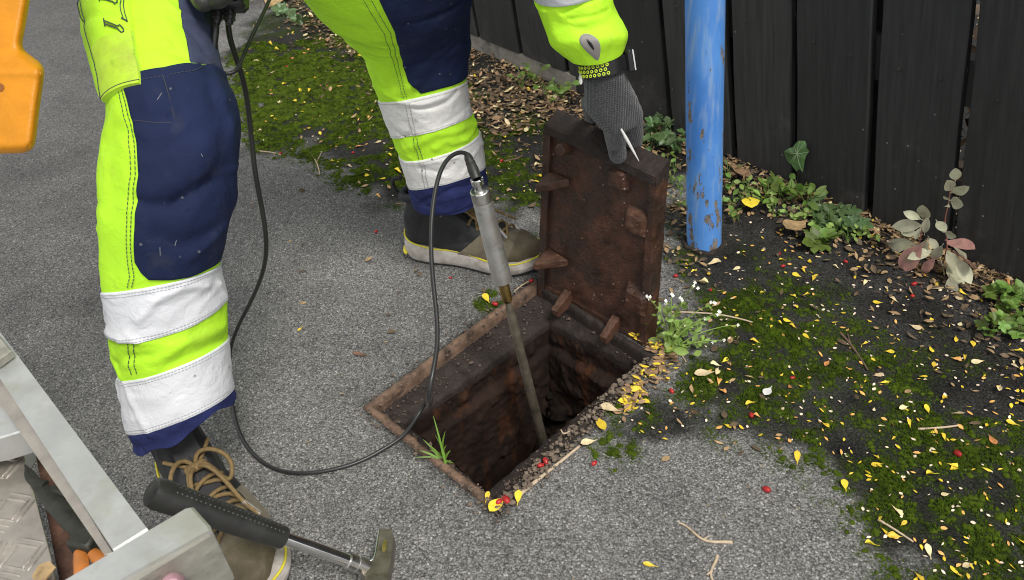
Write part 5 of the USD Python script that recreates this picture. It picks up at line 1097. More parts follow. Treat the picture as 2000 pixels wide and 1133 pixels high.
LV = [((1866, 352), (1866, 328)), ((1858, 372), (1850, 352)), ((1860, 376), (1892, 366)), ((1856, 392), (1890, 400)), ((1854, 390), (1842, 383)), ((1852, 400), (1846, 404)),
      ((1806, 430), (1806, 394)), ((1798, 428), (1765, 414)), ((1800, 440), (1742, 442)), ((1798, 445), (1790, 470)), ((1830, 432), (1848, 455)), ((1846, 455), (1872, 462)),
      ((1806, 455), (1812, 425)), ((1815, 465), (1832, 490)), ((1790, 480), (1735, 478)), ((1800, 480), (1758, 530), 'p'), ((1810, 470), (1790, 510)), ((1850, 470), (1905, 488), 'p'), ((1865, 492), (1918, 520), 'p'),
      ((1840, 480), (1820, 510)), ((1850, 490), (1872, 530)), ((1870, 505), (1895, 555)), ((1838, 510), (1850, 560)), ((1826, 505), (1800, 535), 'p'), ((1826, 530), (1830, 575), 'p'), ((1850, 520), (1882, 560)), ((1820, 490), (1772, 505)), ((1862, 480), (1885, 510)),
      ((1800, 500), (1770, 490)), ((1840, 530), (1815, 560)), ((1856, 540), (1862, 585)), ((1790, 455), (1760, 455)), ((1775, 470), (1740, 500))]
r = np.random.default_rng(5)
for i, q in enumerate(LV):
    of = .06 + .06 * r.random(); a, b = fpt(*q[0], off=of), fpt(*q[1], off=of + r.uniform(-.005, .03)); L = np.linalg.norm(b - a)
    w = L * r.uniform(.42, .52); 
    obj('leaf', place(leaf_mesh(L, w, r.uniform(-.1, .25), r.uniform(.05, .3), 7, 1.0, .006, i), a, b - a, nz(TOCAM(a) + r.normal(0, .35, 3))), 'leaf_pink' if len(q) > 2 else 'leaf_grey_green', shr, smooth=True)

# the single ivy leaf that has come through the boards
iv = thing('ivy_leaf', 'single five-pointed ivy leaf with pale veins on the black fence', 'ivy leaf', fpt(1557, 300, off=.012))
n_ = nz(np.cross(FT, FUP)); ivc = fpt(1558, 300, off=.016)
io = [(1555, 335), (1546, 322), (1537, 314), (1533, 303), (1531, 296), (1541, 290), (1549, 287), (1553, 281), (1560, 275), (1572, 275), (1575, 281), (1575, 288), (1581, 296), (1575, 303), (1572, 312), (1570, 326), (1568, 337), (1562, 330)]
ctr = fpt(1557, 300, off=.020); edge_ = [fpt(x, y, off=.014 + .004 * math.sin(k * 1.9)) for k, (x, y) in enumerate(io)]
mid = [(ctr * .5 + e * .5) - FN * .002 for e in edge_]
V = np.vstack([[ctr], mid, edge_]); m = len(io); F = [(0, 1 + j, 1 + (j + 1) % m) for j in range(m)] + [(1 + j, 1 + m + j, 1 + m + (j + 1) % m) for j in range(m)] + [(1 + j, 1 + m + (j + 1) % m, 1 + (j + 1) % m) for j in range(m)]
obj('blade', (V, np.array(F)), 'ivy_green', iv, smooth=True)
vn = [tube([ctr - FN * .0008, (ctr + fpt(x, y, off=.014)) / 2 - FN * .003, fpt(x, y, off=.0155)], [.0009, .0007, .0003], 5) for x, y in ((1566, 333), (1533, 297), (1573, 277), (1552, 283), (1579, 297), (1543, 318), (1547, 325), (1572, 312), (1562, 276))]
obj('vein', cat(*vn), 'ivy_vein', iv, smooth=True)
obj('stalk', tube([ctr, ctr + FN * .01 + FUP * .012, ctr + FN * .045 + FUP * .01], .0008, 5), 'ivy_vein', iv, smooth=True)

HR = 1.0
def herb(name, label, catg, spots, lmat, Lr, wr, h, per=7, seed=0, lobes=False):
    """Low leafy plant: leaves on short stalks round each spot."""
    base = P(*spots[0]); t = thing(name, label, catg, base); r = np.random.default_rng(seed); stems = []
    for (x, y) in spots:
        g = P(x, y)
        for k in range(per):
            d = rnd_dir(r, -.1, .9); top = g + d * np.array([1, 1, 1]) * r.uniform(.4, 1) * h * .8 + [0, 0, h * r.uniform(.2, .8)]
            stems.append(tube([g, (g + top) / 2 + [0, 0, h * .15], top], .0007, 4))
            L = r.uniform(*Lr); ld = nz(d * [1, 1, .2] + r.normal(0, .35, 3)); up = nz(np.array([0, 0, 1.0]) + TOCAM(top) * .6 + r.normal(0, .5, 3))
            if lobes:
                ms = [place(leaf_mesh(L * s, L * s * .62, .1, .15, 4, 1, 0, k), top, basis(ld, up) @ np.array([math.cos(a), math.sin(a), 0]), up) for a, s in ((0, 1), (1.05, .75), (-1.05, .75), (2.1, .5), (-2.1, .5))]
                mesh_ = cat(*ms)
            else: mesh_ = place(leaf_mesh(L, L * wr, r.uniform(-.2, .2), r.uniform(0, .3), 6, 1, 0, k), top, ld, up)
            obj('leaf', mesh_, lmat, t, smooth=True)
    tag(stage.GetPrimAtPath(obj('leaf_stalks', cat(*stems), 'leaf_green', t, smooth=True)), kind='stuff')
herb('ivy_plant', 'small dark ivy clump at the fence foot left of the blue post', 'ivy', [(1268, 295), (1290, 275), (1300, 255), (1318, 280), (1308, 300), (1325, 300), (1300, 235), (1283, 262)], 'ivy_green', (.016, .030), .8, .045, 7, 2, True)
herb('weed', 'yellowish low weeds among litter under the ivy left of the post', 'weed', [(1318, 335), (1325, 370), (1312, 360), (1326, 405), (1300, 322)], 'leaf_green', (.012, .022), .55, .03, 6, 3)
herb('weed', 'bright green leafy weeds along the fence foot right of the post', 'weed', [(1500, 385), (1525, 378), (1545, 395), (1560, 385), (1520, 400), (1575, 410), (1585, 395)], 'leaf_green', (.022, .040), .45, .035, 8, 4)
herb('weed', 'rounded green weed beneath the ivy leaf, nearest the seedling', 'weed', [(1600, 420), (1625, 432), (1650, 440), (1670, 455), (1640, 455), (1612, 446)], 'ivy_green', (.018, .032), .8, .03, 8, 5, True)
herb('weed', 'scruffy small-leaved creeping weed running along under the boards', 'weed', [(1460, 372), (1480, 375), (1510, 420), (1540, 425), (1570, 430), (1600, 450), (1630, 462), (1680, 462), (1700, 470), (1450, 395), (1490, 398), (1655, 470)], 'weed_bright', (.010, .022), .55, .024, 9, 21)
herb('weed', 'single lobed green leaf rosette on the soil below the weeds', 'weed', [(1600, 470), (1597, 482)], 'leaf_green', (.030, .042), .7, .018, 4, 6, True)
herb('weed', 'small green sprigs directly right of the blue post', 'weed', [(1432, 410), (1442, 432), (1420, 345), (1416, 375)], 'leaf_green', (.012, .022), .6, .03, 7, 7)
herb('weed', 'pale green sprigs against the concrete plinth behind the glove', 'weed', [(1020, 175), (1045, 165), (1062, 178), (1085, 188), (1100, 195), (1075, 205)], 'leaf_green', (.016, .034), .6, .05, 6, 8)
herb('weed', 'low yellow-green weed at the right edge below the fence', 'weed', [(1945, 600), (1960, 640), (1985, 620), (1965, 580), (1990, 660), (1930, 585), (1990, 590), (1940, 655)], 'leaf_green', (.014, .026), .8, .025, 7, 9, True)
herb('weed', 'small lobed weed in the litter near the top edge', 'weed', [(555, 35), (590, 45), (562, 25)], 'ivy_green', (.03, .045), .8, .03, 4, 10, True)

# white-flowered weed by the lid's foot
wr0 = P(1305, 690); wd = thing('flowering_weed', 'spindly weed with tiny white flowers beside the iron lid', 'flowering weed', wr0); r = np.random.default_rng(11)
stems, lvs, fl = [], [], []
tops = [((1268, 583), .12), ((1300, 590), .11), ((1330, 588), .13), ((1358, 555), .17), ((1393, 592), .11), ((1405, 612), .09), ((1440, 635), .06), ((1385, 670), .035), ((1415, 665), .04), ((1312, 578), .12), ((1340, 640), .05), ((1375, 628), .07)]
for (x, y), h in tops:
    p = P(x, y, h); m1 = wr0 * .55 + p * .45 + [0, 0, h * .30]; s = [wr0 + r.normal(0, .003, 3) * [1, 1, 0], m1, p]; stems.append(tube(s, [.0013, .0010, .0006], 5, sub=16))
    for k in range(7):
        t = r.uniform(.2, .97); q = s[0] * (1 - t) ** 2 + m1 * 2 * t * (1 - t) + p * t * t; L = r.uniform(.009, .019) * (1.25 - t * .6)
        obj('leaf', place(leaf_mesh(L, L * .48, .1, .2, 5, 1, 0, k), q, rnd_dir(r, -.2, .5), nz(TOCAM(q) + r.normal(0, .4, 3))), 'weed_bright', wd, smooth=True)
    for k in range(3 if h > .08 else 1):
        q = p + r.normal(0, .003, 3)
        fl.append(cat(*[place(leaf_mesh(.0034, .0026, .1, .1, 3), q, basis(TOCAM(q) + r.normal(0, .3, 3), [0, 0, 1.])[:, 1] * math.cos(a) + basis(TOCAM(q), [0, 0, 1.])[:, 2] * math.sin(a), TOCAM(q)) for a in (0, 1.57, 3.14, 4.71)]))
for q in stems: obj('stem', q, 'weed_bright', wd, smooth=True)
for f_m in fl: obj('flower', f_m, 'petal', wd, smooth=True)
for k in range(46):
    q = P(r.normal(1325, 22), r.normal(640, 26), r.uniform(.005, .05)); L = r.uniform(.014, .028)
    obj('leaf', place(leaf_mesh(L, L * .55, .1, .2, 5, 1, 0, k), q, rnd_dir(r, -.1, .6), nz(TOCAM(q) + r.normal(0, .4, 3))), 'weed_bright', wd, smooth=True)

# grass tuft on the near rim
g0 = P(862, 895, .004); gt = thing('grass_tuft', 'small green grass tuft growing from the near rim of the hole', 'grass tuft', g0); r = np.random.default_rng(13)
for (x, y), h in [((846, 812), .085), ((870, 842), .055), ((850, 850), .05), ((808, 894), .012), ((835, 868), .03), ((826, 858), .03), ((880, 880), .02), ((872, 870), .03), ((840, 880), .018), ((886, 905), .01), ((858, 862), .04), ((820, 880), .02)]:
    p = P(x, y, h); b = g0 + r.normal(0, .004, 3) * [1, 1, 0]; m1 = (b + p) / 2 + [0, 0, h * .25]
    xs = np.linspace(0, 1, 8); c = np.array([b * (1 - t) ** 2 + m1 * 2 * t * (1 - t) + p * t * t for t in xs]); sd_ = nz(np.cross(p - b, TOCAM(b))); w = .0016 * (1 - xs ** 2)[:, None] + .0002
    V = np.stack([c - sd_ * w, c + np.array([0, 0, -.0003]), c + sd_ * w], 1).reshape(-1, 3); F = [(i * 3 + j, i * 3 + j + 1, i * 3 + j + 4, i * 3 + j + 3) for i in range(7) for j in range(2)]
    obj('blade', (V, np.array(F)), 'grass', gt, smooth=True)

# ================================================================== moss, litter, fallen leaves, berries, twigs
def on_ground(x, y, h=0.0):
    p = P(x, y); p[2] = ground_z(p[None, :2])[0] + h; return p
def scatter_px(n, box, r, accept):
    out = []
    while len(out) < n:
        x, y = r.uniform(box[0], box[2], 4000), r.uniform(box[1], box[3], 4000); d = ray(x, y); p = O + d * (-CAMH / d[:, 2])[:, None]
        a = accept(p[:, :2]) > r.random(4000); a &= ~shapely.contains(hole.buffer(.004), shapely.points(p[:, :2]))
        out += list(p[a])
    p = np.array(out[:n]); p[:, 2] = ground_z(p[:, :2]); return p
r = np.random.default_rng(17)
xs_ = r.uniform(-1.2, 1.5, 1300000); ys_ = r.uniform(.45, 3.0, 1300000); mp_ = np.c_[xs_, ys_]
md = m_moss(mp_); kp = (r.random(len(md)) < md * .62) & ~shapely.contains(hole.buffer(.004), shapely.points(mp_)); mp_ = mp_[kp]; md = md[kp]
if len(mp_) > 150000: sel = r.permutation(len(mp_))[:150000]; mp_, md = mp_[sel], md[sel]
print('moss tufts', len(mp_))
# cushions: flattened lumpy domes where it is thick, leaning bladelets between and over them
sel = r.random(len(mp_)) < .14 * np.clip(md * 1.3, 0, 1); cu_ = mp_[sel]; cd_ = md[sel]
if len(cu_) > 11000: cu_, cd_ = cu_[:11000], cd_[:11000]
ico1 = trimesh.creation.icosphere(1, 1.0); top_ = ico1.faces[(ico1.vertices[ico1.faces][:, :, 2].mean(1) > -.15)]
CV, CF = [], []
cz_h = ground_z(cu_); big_ = np.exp(-(((cu_ - P(600, 175)[:2]) / [.45, .45]) ** 2).sum(1))
for k in range(len(cu_)):
    rr = r.uniform(.0022, .0052) * (1 + .9 * big_[k]); v = ico1.vertices * r.uniform(.75, 1.25, (len(ico1.vertices), 1)) * [rr, rr * r.uniform(.7, 1.2), rr * r.uniform(.45, .85)]
    CV.append(v + [cu_[k, 0], cu_[k, 1], cz_h[k] + .0004]); CF.append(top_ + k * len(v))
tag(stage.GetPrimAtPath(obj('moss', (np.vstack(CV), np.vstack(CF)), 'moss', smooth=50)), 'thick green moss cushions lying on the damp asphalt', 'moss', kind='stuff')
mp_, md = mp_[:90000], md[:90000]
mz = ground_z(mp_); N_ = len(mp_)
thick = md * (fb(mp_, 30, 3, 23) + .9) * .0055
ang = r.uniform(0, 2 * np.pi, N_); V, F = [], []
for k in range(3):                                          # each tuft: three leaning blades
    a = ang + k * 2.1; hgt = thick * r.uniform(.3, .9, N_) + .0012; wd_ = r.uniform(.0008, .0016, N_); ln_ = r.uniform(.0012, .0030, N_)
    c, s = np.cos(a), np.sin(a); base = np.c_[mp_, mz + thick * .35 - .0008]
    b1 = base + np.c_[-s * wd_, c * wd_, np.zeros(N_)]; b2 = base - np.c_[-s * wd_, c * wd_, np.zeros(N_)]; tp_ = base + np.c_[c * ln_, s * ln_, hgt]
    V.append(np.stack([b1, b2, tp_], 1).reshape(-1, 3))
V = np.vstack(V); F = np.arange(len(V)).reshape(-1, 3)
tag(stage.GetPrimAtPath(obj('moss', (V, F), 'moss', smooth=False)), 'thin creeping moss strands between the moss cushions', 'moss', kind='stuff')

# crumbs of soil and small dry bits along the fence foot
def bits(n, box, accept, size, mat, name, label, seed, lift=.001, flat=.25, cat_='litter', curl=.3, ar=.45):
    r = np.random.default_rng(seed); p = scatter_px(n, box, r, accept); V, F, o = [], [], 0
    for q in p:
        L = r.uniform(*size); v, f = leaf_mesh(L, L * r.uniform(ar * .6, ar * 1.4), r.uniform(-.3, .4), r.uniform(-curl, curl), 3, 1, 0, int(r.integers(1e6)))
        d = rnd_dir(r, -flat, flat); v = v @ basis(d, nz(np.array([0, 0, 1.0]) + r.normal(0, flat, 3))).T + q; v[:, 2] = np.maximum(v[:, 2], q[2]) + lift * r.uniform(.3, 2)
        V.append(v); F.append(f + o); o += len(v)
    tag(stage.GetPrimAtPath(obj(name, (np.vstack(V), np.vstack(F)), mat, smooth=True)), label, cat_, kind='stuff')
strip_a = lambda xy: np.clip(sdist(STRIP, xy) / .05 + .2, 0, 1)
near_f = lambda xy: np.exp(-np.clip(fence_d(xy), 0, 9) / np.where(xy[:, 0] < .42, .15, .06)) * (fence_d(xy) > .0)
bits(2700, (480, -40, 2000, 900), lambda xy: near_f(xy), (.008, .024), 'leaf_brown', 'brown_litter', 'curled brown leaf litter banked along the fence foot', 31, .004, .5)
bits(2100, (480, -40, 2000, 900), lambda xy: near_f(xy) * .9, (.008, .024), 'leaf_tan', 'tan_litter', 'dry tan leaf fragments along the fence foot', 32, .005, .5)
bits(1600, (440, -20, 2000, 1133), lambda xy: .22 * (grime_shade(xy) > .45) + .6 * near_f(xy) + .3 * (grime_shade(xy) > .45) * np.exp(-fence_d(xy) / .35), (.004, .0085), 'petal_pale', 'pale_litter', 'tiny pale scraps scattered over the moss', 33, .002, .3, ar=.6)
BANK = [Polygon([P(*q)[:2] for q in pl_]) for pl_ in ([(500, -60), (545, 25), (600, 75), (660, 105), (740, 130), (740, -60)], [(905, 130), (915, 215), (960, 275), (1050, 250), (1130, 200), (1040, 165)])]
for k, (m_, lb) in enumerate((('leaf_brown', 'brown leaves heaped in the banks by the plinth and the top edge'), ('leaf_tan', 'tan leaves heaped in the banks by the plinth and the top edge'), ('leaf_pale', 'pale leaves among the heaps by the plinth and the top edge'))):
    bits((800, 420, 200)[k], (480, -60, 1140, 290), lambda xy: np.clip(np.maximum(sdist(BANK[0], xy), sdist(BANK[1], xy)) / .04 + .3, 0, 1), (.010, .032), m_, ('brown_leaf_bank', 'tan_leaf_bank', 'pale_leaf_bank')[k], lb, 71 + k, .006, .5)
bits(420, (440, -20, 2000, 1133), lambda xy: (grime_shade(xy) > .5) * .4 + .4 * near_f(xy), (.005, .013), 'leaf_orange', 'leaf_scraps', 'small orange-brown scraps over the dark ground', 34, .002, .3)
bits(380, (440, -20, 2000, 1133), lambda xy: (grime_shade(xy) > .5) * .35 + .6 * near_f(xy), (.005, .011), 'leaf_yellow', 'yellow_scraps', 'small yellow leaf scraps strewn over the dark ground', 37, .003, .3)
def grit(n, pts_fn, size, seed, name, label, mat='grit'):
    r = np.random.default_rng(seed); ico = trimesh.creation.icosphere(1, 1.0); V, F, o = [], [], 0
    for i in range(n):
        q = pts_fn(r); s = (size[0] + (size[1] - size[0]) * r.random() ** 2.2) * r.uniform(.6, 1.25, 3); v = ico.vertices * r.uniform(.55, 1.3, (len(ico.vertices), 1)) @ basis(rnd_dir(r), [0, 0, 1.]).T * [1, 1, .6] * s + q; V.append(v); F.append(ico.faces + o); o += len(v)
    tag(stage.GetPrimAtPath(obj(name, (np.vstack(V), np.vstack(F)), mat, smooth=60)), label, 'grit', kind='stuff')
def rim_pt(r):
    k = r.choice(4, p=[.30, .36, .02, .32]); a, b = k, (k + 1) % 4; t = r.random(); q = r.beta(1.2, 1.6)
    o = IN1[a] + (IN1[b] - IN1[a]) * t; i = PIT_T[a] + (PIT_T[b] - PIT_T[a]) * t; xy = o + (i - o) * q * .85; return np.array([xy[0], xy[1], ZL + .018 * (1 - q) ** 1.2 + r.uniform(0, .005)])
grit(650, rim_pt, (.0010, .0040), 41, 'ledge_grit', 'small brown stones lying on the ledge inside the rim')
def edge_pt(r):
    k = r.choice(4, p=[.2, .55, .0, .25]); a, b = k, (k + 1) % 4; t = r.random(); xy = RIM2[a] + (RIM2[b] - RIM2[a]) * t; out = nz(xy - cen); xy = xy + out * r.normal(.002, .012); return np.array([xy[0], xy[1], .003 + r.uniform(0, .005)])
grit(420, edge_pt, (.0012, .0042), 42, 'rim_grit', 'crumbs of stone and soil round the outside of the rim')
def right_pt(r):
    t = r.random(); xy = RIM2[1] + (RIM2[2] - RIM2[1]) * t; inn = nz(cen - xy); xy = xy + inn * r.uniform(-.010, .020); return np.array([xy[0], xy[1], .006 + r.uniform(0, .006)])
grit(420, right_pt, (.0012, .0055), 45, 'rim_soil', 'brown crumbs and stones burying the right-hand rim')
lump_z = cKDTree(q_pit[:, :2])
def lump_pt(r):
    a, b = r.random(2); xy = PIT_T[0] * (1 - a) * (1 - b) + PIT_T[1] * a * (1 - b) + PIT_T[2] * a * b + PIT_T[3] * (1 - a) * b; xy = xy + (cen - xy) * .10
    return np.array([xy[0], xy[1], q_pit[lump_z.query(xy)[1], 2] + r.uniform(-.004, .008)])
grit(330, lump_pt, (.006, .026), 46, 'rubble', 'dark clods of rubble and soil at the bottom of the hole', 'pit_soil')
rs = np.random.default_rng(9); sp = scatter_px(900, (1290, 430, 2000, 760), rs, lambda xy: np.exp(-np.clip(fence_d(xy), 0, 9) / .22))
grit(900, (lambda it: (lambda r: next(it) + [0, 0, .001]))(iter(sp)), (.0012, .0045), 43, 'soil_crumbs', 'dark crumbs of soil on the ground near the fence')
sp2 = scatter_px(260, (430, 0, 2000, 1133), rs, lambda xy: .3 + .0 * xy[:, 0])
grit(260, (lambda it: (lambda r: next(it) + [0, 0, .0005]))(iter(sp2)), (.0010, .0026), 44, 'loose_chippings', 'loose pale chippings scattered on the asphalt')

# yellow leaves, each its own
r = np.random.default_rng(51)
protos = []
for k in range(10):
    L = 1.0; protos.append(leaf_mesh(1.0, r.uniform(.30, .60), r.uniform(-.25, .55), r.uniform(-.2, .75), 8, r.uniform(1.5, 2.1), .12, k, .6))
MARKS = [('the blue post', (1376, 500)), ('the flowering weed', (1340, 660)), ('the grey-green seedling', (1820, 600)), ('the dark twig', (1668, 690)), ('the pale twig on the moss', (1832, 838)), ('the straight white twig', (1748, 1040)),
         ('the right edge', (1980, 960)), ('the edge of the bare asphalt', (1420, 880)), ('the right-hand weed', (1940, 690)), ('the whitish scrap', (1495, 770)), ('the bottom edge', (1850, 1120)), ('the green weeds', (1580, 470)),
         ('the black cords', (480, 150)), ('the far trouser knee', (700, 200)), ('the forked twig', (615, 320)), ('the far shoe', (960, 400)), ('the iron lid', (1040, 300)), ('the concrete plinth', (980, 180)), ('the top edge', (600, 30)), ('the ivy clump', (1300, 320)), ('the near trouser knee', (520, 270))]
MK = np.array([P(*m_[1])[:2] for m_ in MARKS])
def landmark(q): return MARKS[int(np.argmin(np.linalg.norm(MK - q[:2], axis=1)))][0]
ZONES = [
    ('yellow_leaf', 150, (1320, 440, 2000, 1133), lambda xy: (grime_shade(xy) > .4) * (.35 + .65 * np.clip(1 - (fence_d(xy) - .1) / .5, 0, 1)), 'small fallen yellow leaf on the mossy ground right of the hole', 'yellow leaves on the moss right of the hole', (.008, .021)),
    ('yellow_leaf', 105, (470, 30, 1065, 430), lambda xy: (grime_shade(xy) > .35) * .6, 'small fallen yellow leaf on the moss behind the trousered legs', 'yellow leaves on the moss behind the legs', (.013, .026)),
    ('pale_leaf', 70, (470, 0, 2000, 760), lambda xy: near_f(xy) * .9, 'pale dry leaf in the litter at the fence foot', 'pale leaves at the fence foot', (.014, .030))]
for nm, n, box, acc, lab, grp, size in ZONES:
    for q in scatter_px(n, box, r, acc):
        L = r.uniform(*size); v, f = protos[r.integers(10)]; d = rnd_dir(r, -.12, .12); up = nz(np.array([0, 0, 1.0]) + r.normal(0, .22, 3))
        w = (v * L) @ basis(d, up).T; w[:, 2] -= w[:, 2].min(); w = w + q + [0, 0, .0025 + (.004 if near_f(q[None, :2])[0] > .3 else 0)]
        m_ = 'leaf_pale' if nm == 'pale_leaf' or r.random() < .30 else 'leaf_yellow'
        if m_ == 'leaf_yellow' and r.random() < .16: m_ = 'leaf_orange'
        lab = ('small ' if L < (size[0] + size[1]) / 2 else 'larger ') + ({'leaf_pale': 'pale dry', 'leaf_orange': 'orange-brown'}.get(m_, 'bright yellow')) + ' fallen leaf lying nearest ' + landmark(q)
        obj(nm, (w, f), m_, smooth=True, label=lab, cat='leaf', group=lab.replace('leaf', 'leaves').replace('lying ', ''))
def one_leaf(x, y, x2, y2, wr_, mat, label, h=.004, nm='yellow_leaf', bend=.15, ct_='leaf'):
    a, b = on_ground(x, y, h), on_ground(x2, y2, h); L = np.linalg.norm(b - a)
    obj(nm, place(leaf_mesh(L, L * wr_, bend, .2, 8, 1.5, .004, int(x), .65), a, b - a, nz(np.array([0, 0, 1.0]) + TOCAM(a) * .25)), mat, smooth=True, label=label, cat=ct_)
one_leaf(985, 978, 957, 1008, .55, 'leaf_yellow', 'large yellow leaf at the near corner of the hole', .009)
one_leaf(1012, 992, 1014, 968, .5, 'leaf_yellow', 'upright narrow yellow leaf right of the near corner', .012)
one_leaf(950, 985, 955, 967, .45, 'leaf_yellow', 'small yellow leaf on the inner edge of the near corner', .008)
one_leaf(1255, 788, 1206, 790, .35, 'leaf_yellow', 'long pale yellow leaf right of the hole below the grit', .006)
one_leaf(1208, 808, 1172, 800, .5, 'leaf_pale', 'broad pale leaf on the right-hand rim', .008)
one_leaf(1163, 820, 1182, 850, .4, 'leaf_yellow', 'curled yellow leaf hanging over the right-hand rim', .009)
one_leaf(1162, 868, 1134, 876, .5, 'leaf_pale', 'pale yellow leaf at the twig end on the right-hand rim', .010)
one_leaf(1260, 772, 1232, 765, .5, 'leaf_yellow', 'bright yellow leaf in the litter below the lid corner', .008)
one_leaf(1460, 398, 1466, 422, .75, 'leaf_yellow', 'rounded yellow leaf on the litter right of the post', .02, bend=.05)
one_leaf(1572, 440, 1530, 470, .55, 'leaf_tan', 'large curled tan leaf under the green weeds', .012, 'tan_leaf', .3)
one_leaf(1425, 330, 1462, 378, .22, 'leaf_tan', 'long curled orange-brown leaf beside the post', .02, 'tan_leaf', .3)
one_leaf(525, 22, 560, -8, .6, 'leaf_tan', 'large tan leaf by the top edge above the moss', .015, 'tan_leaf', .2)
one_leaf(1985, 832, 1962, 826, .55, 'leaf_yellow', 'plump yellow leaf alone at the right edge', .004)
one_leaf(1650, 962, 1646, 942, .55, 'leaf_yellow', 'left one of the yellow leaf pair on the lower moss', .004)
one_leaf(1816, 1090, 1808, 1066, .45, 'leaf_pale', 'pale curled leaf on the lowest moss patch', .004)
one_leaf(1556, 908, 1556, 885, .4, 'leaf_yellow', 'yellow leaf alone on the grimy asphalt between the twigs', .004)
one_leaf(590, 644, 583, 650, .6, 'leaf_yellow', 'tiny yellow leaf alone on the grey asphalt by the cable', .004)
one_leaf(718, 697, 690, 694, .3, 'leaf_tan', 'narrow reddish leaf alone on the grey asphalt', .004, 'tan_leaf')
one_leaf(955, 594, 945, 580, .5, 'leaf_yellow', 'small yellow leaf on the rim below the probe collar', .006)
one_leaf(1030, 512, 1000, 516, .35, 'leaf_yellow', 'yellow leaf under the toe of the far shoe', .006)
one_leaf(1392, 730, 1355, 736, .45, 'leaf_pale', 'pale yellow leaf between the lid corner and the moss', .005)
one_leaf(1505, 760, 1492, 778, .55, 'white_plastic', 'whitish curled scrap on the moss', .004, 'pale_scrap', ct_='scrap')
one_leaf(1280, 1110, 1255, 1105, .4, 'leaf_yellow', 'small yellow leaf at the bottom edge on bare asphalt', .004)
# litter heaped where the lid stands against the ground
bits(170, (1215, 660, 1345, 830), lambda xy: np.clip(1 - shapely.distance(shapely.points(xy), hole) / .05, 0, 1), (.008, .020), 'leaf_tan', 'rim_litter', 'dry leaf scraps banked against the right-hand rim', 35, .006, .5)
bits(80, (1215, 660, 1345, 830), lambda xy: np.clip(1 - shapely.distance(shapely.points(xy), hole) / .05, 0, 1), (.008, .020), 'leaf_yellow', 'rim_yellow_litter', 'yellow leaf scraps banked against the right-hand rim', 36, .008, .4)

# berries
ico = trimesh.creation.icosphere(2, 1.0)
def berry(p, s, label, grp=None):
    s = s * .82
    d = rnd_dir(r, -.3, .3); v = ico.vertices * [s * 1.35, s, s]; v[:, 0] += .25 * s * (ico.vertices[:, 0] > .6)
    rim_ = 'rim' in label
    label = ('larger' if s > .0047 else 'small') + ' red berry on the rim ' + ('at the near corner' if proj(p)[1] > 960 else 'by the long stick' if proj(p)[1] > 850 else 'below the probe collar') if rim_ else 'small red berry lying ' + 'nearest ' + landmark(p)
    grp = label.replace('berry', 'berries')
    obj('berry', (v @ basis(d, [0, 0, 1.0]).T + p + [0, 0, s * .9], ico.faces), 'berry', smooth=True, label=label, cat='berry', group=grp)
for x, y, s in ((1497, 960, .0055), (1467, 814, .0050), (1869, 888, .0058), (1785, 558, .005), (1781, 582, .005), (1548, 740, .004), (1521, 500, .004), (1529, 523, .004), (1651, 513, .004), (1925, 567, .005), (1388, 568, .003), (1320, 540, .0045), (1312, 766, .0045)):
    berry(on_ground(x, y), s, 'red berry lying on the dark ground right of the hole', 'red berries right of the hole')
for x, y, s in ((990, 985, .0065), (975, 988, .005), (1056, 917, .005), (1066, 908, .0055), (1160, 912, .0045), (968, 601, .0055), (1038, 555, .0045)):
    berry(on_ground(x, y, .006), s, 'red berry lying on the rim of the hole', 'red berries on the rim')
for x, y, s in ((735, 453, .004), (870, 213, .005), (940, 285, .005), (980, 317, .005), (745, 215, .004), (548, 300, .004), (640, 170, .004), (800, 190, .0045), (560, 130, .0045), (690, 300, .004), (880, 545, .003)):
    berry(on_ground(x, y), s, 'red berry lying on the moss behind the legs', 'red berries behind the legs')

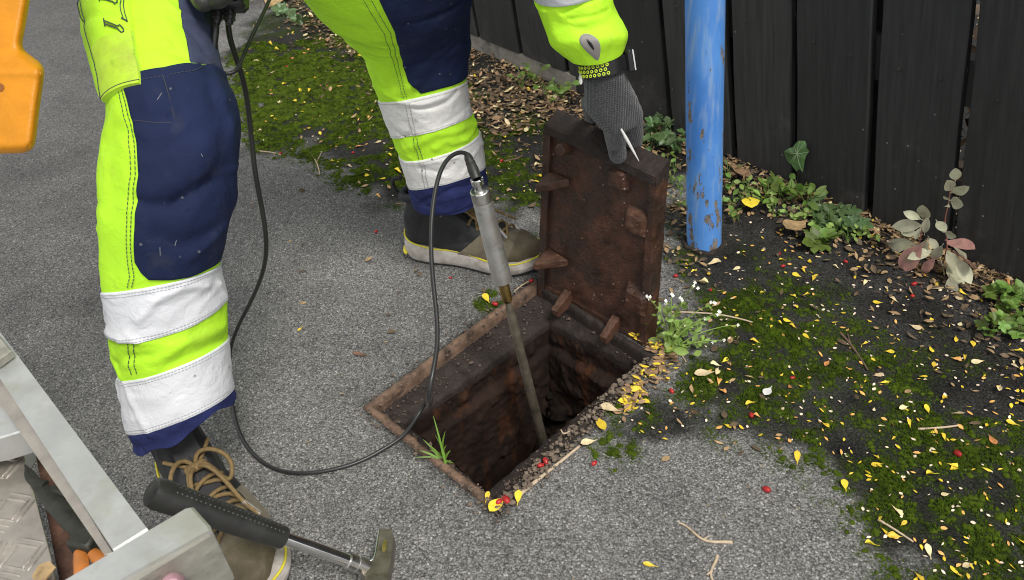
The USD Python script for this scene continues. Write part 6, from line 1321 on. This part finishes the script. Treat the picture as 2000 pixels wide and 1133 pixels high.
# twigs
def twig(pts, rad, mat, label, forks=()):
    g = [on_ground(x, y, rad + (h if True else 0)) for x, y, h in [(q + (0.0,))[:3] for q in pts]]
    ms = [tube(g, np.linspace(rad, rad * .65, len(g)), 7, sub=max(12, len(g) * 6))]
    for fk in forks: ms.append(tube([on_ground(x, y, rad) for x, y in fk], [rad * .8, rad * .45], 6))
    obj('twig', cat(*ms), mat, smooth=True, label=label, cat='twig')
twig([(1430, 1063), (1400, 1061), (1374, 1057), (1352, 1040), (1325, 1024)], .0024, 'twig_pale', 'forked pale twig on bare asphalt at the bottom', [((1374, 1057), (1384, 1049))])
twig([(1400, 1088), (1394, 1106), (1388, 1122), (1396, 1140)], .0023, 'twig_pale', 'short pale forked twig at the bottom edge', [((1390, 1118), (1380, 1125))])
twig([(1714, 1017), (1745, 1036), (1783, 1061)], .0020, 'twig_pale', 'straight white twig at the edge of the lower moss')
twig([(1792, 840), (1830, 837), (1874, 832)], .0023, 'twig_pale', 'pale twig with leaf scraps on the right-hand moss')
twig([(1640, 652), (1668, 684), (1695, 724)], .0026, 'twig_dark', 'dark twig lying across the moss', [((1662, 678), (1655, 655))])
twig([(492, 296), (520, 297), (549, 303)], .0020, 'twig_pale', 'pale stalk lying on grimy ground left of the far leg')
twig([(625, 343), (619, 320), (606, 300)], .0020, 'twig_pale', 'small pale forked twig between the legs', [((619, 318), (628, 299))])
twig([(1008, 975), (1050, 940), (1090, 908), (1132, 874)], .0036, 'twig_pale', 'long pale stick lying along the right-hand rim')
twig([(1305, 626, .02), (1380, 630, .02), (1468, 638, .01)], .0020, 'twig_pale', 'dry straight stem reaching right from the flowering weed')
twig([(1290, 650), (1320, 680), (1340, 708)], .0017, 'twig_pale', 'short dry stem below the flowering weed')
twig([(912, 198, .006), (940, 215, .006), (978, 238, .004)], .0028, 'twig_dark', 'brown twig in the litter right of the far knee')
twig([(985, 318), (1010, 312), (1020, 306)], .0035, 'twig_dark', 'short brown stick on the moss left of the lid')
twig([(1040, 553, .006), (1025, 560, .006), (1005, 575, .005)], .0020, 'twig_pale', 'pale stalk lying on the rim under the lid bracket')
twig([(1112, 852, .01), (1102, 856, .01), (1096, 850, .012)], .0016, 'twig_pale', 'tiny pale forked twig over the pit edge')
# green growth beyond the boards, seen through the open gap
r = np.random.default_rng(61); ms = []
for k in range(1500):
    p = FC + FT * (gaps[7] + r.uniform(-.35, .15)) + FN * r.uniform(.11, .40) + FUP * r.uniform(0, 1.2); L = r.uniform(.02, .05)
    ms.append(place(leaf_mesh(L, L * .6, .1, .2, 4), p, rnd_dir(r, -.8, .5), nz(TOCAM(p) + r.normal(0, .6, 3))))
tag(stage.GetPrimAtPath(obj('hedge', cat(*ms), 'leaf_brown', smooth=True)), 'brownish hedge foliage behind the boards, glimpsed through the gap', 'hedge', kind='stuff')
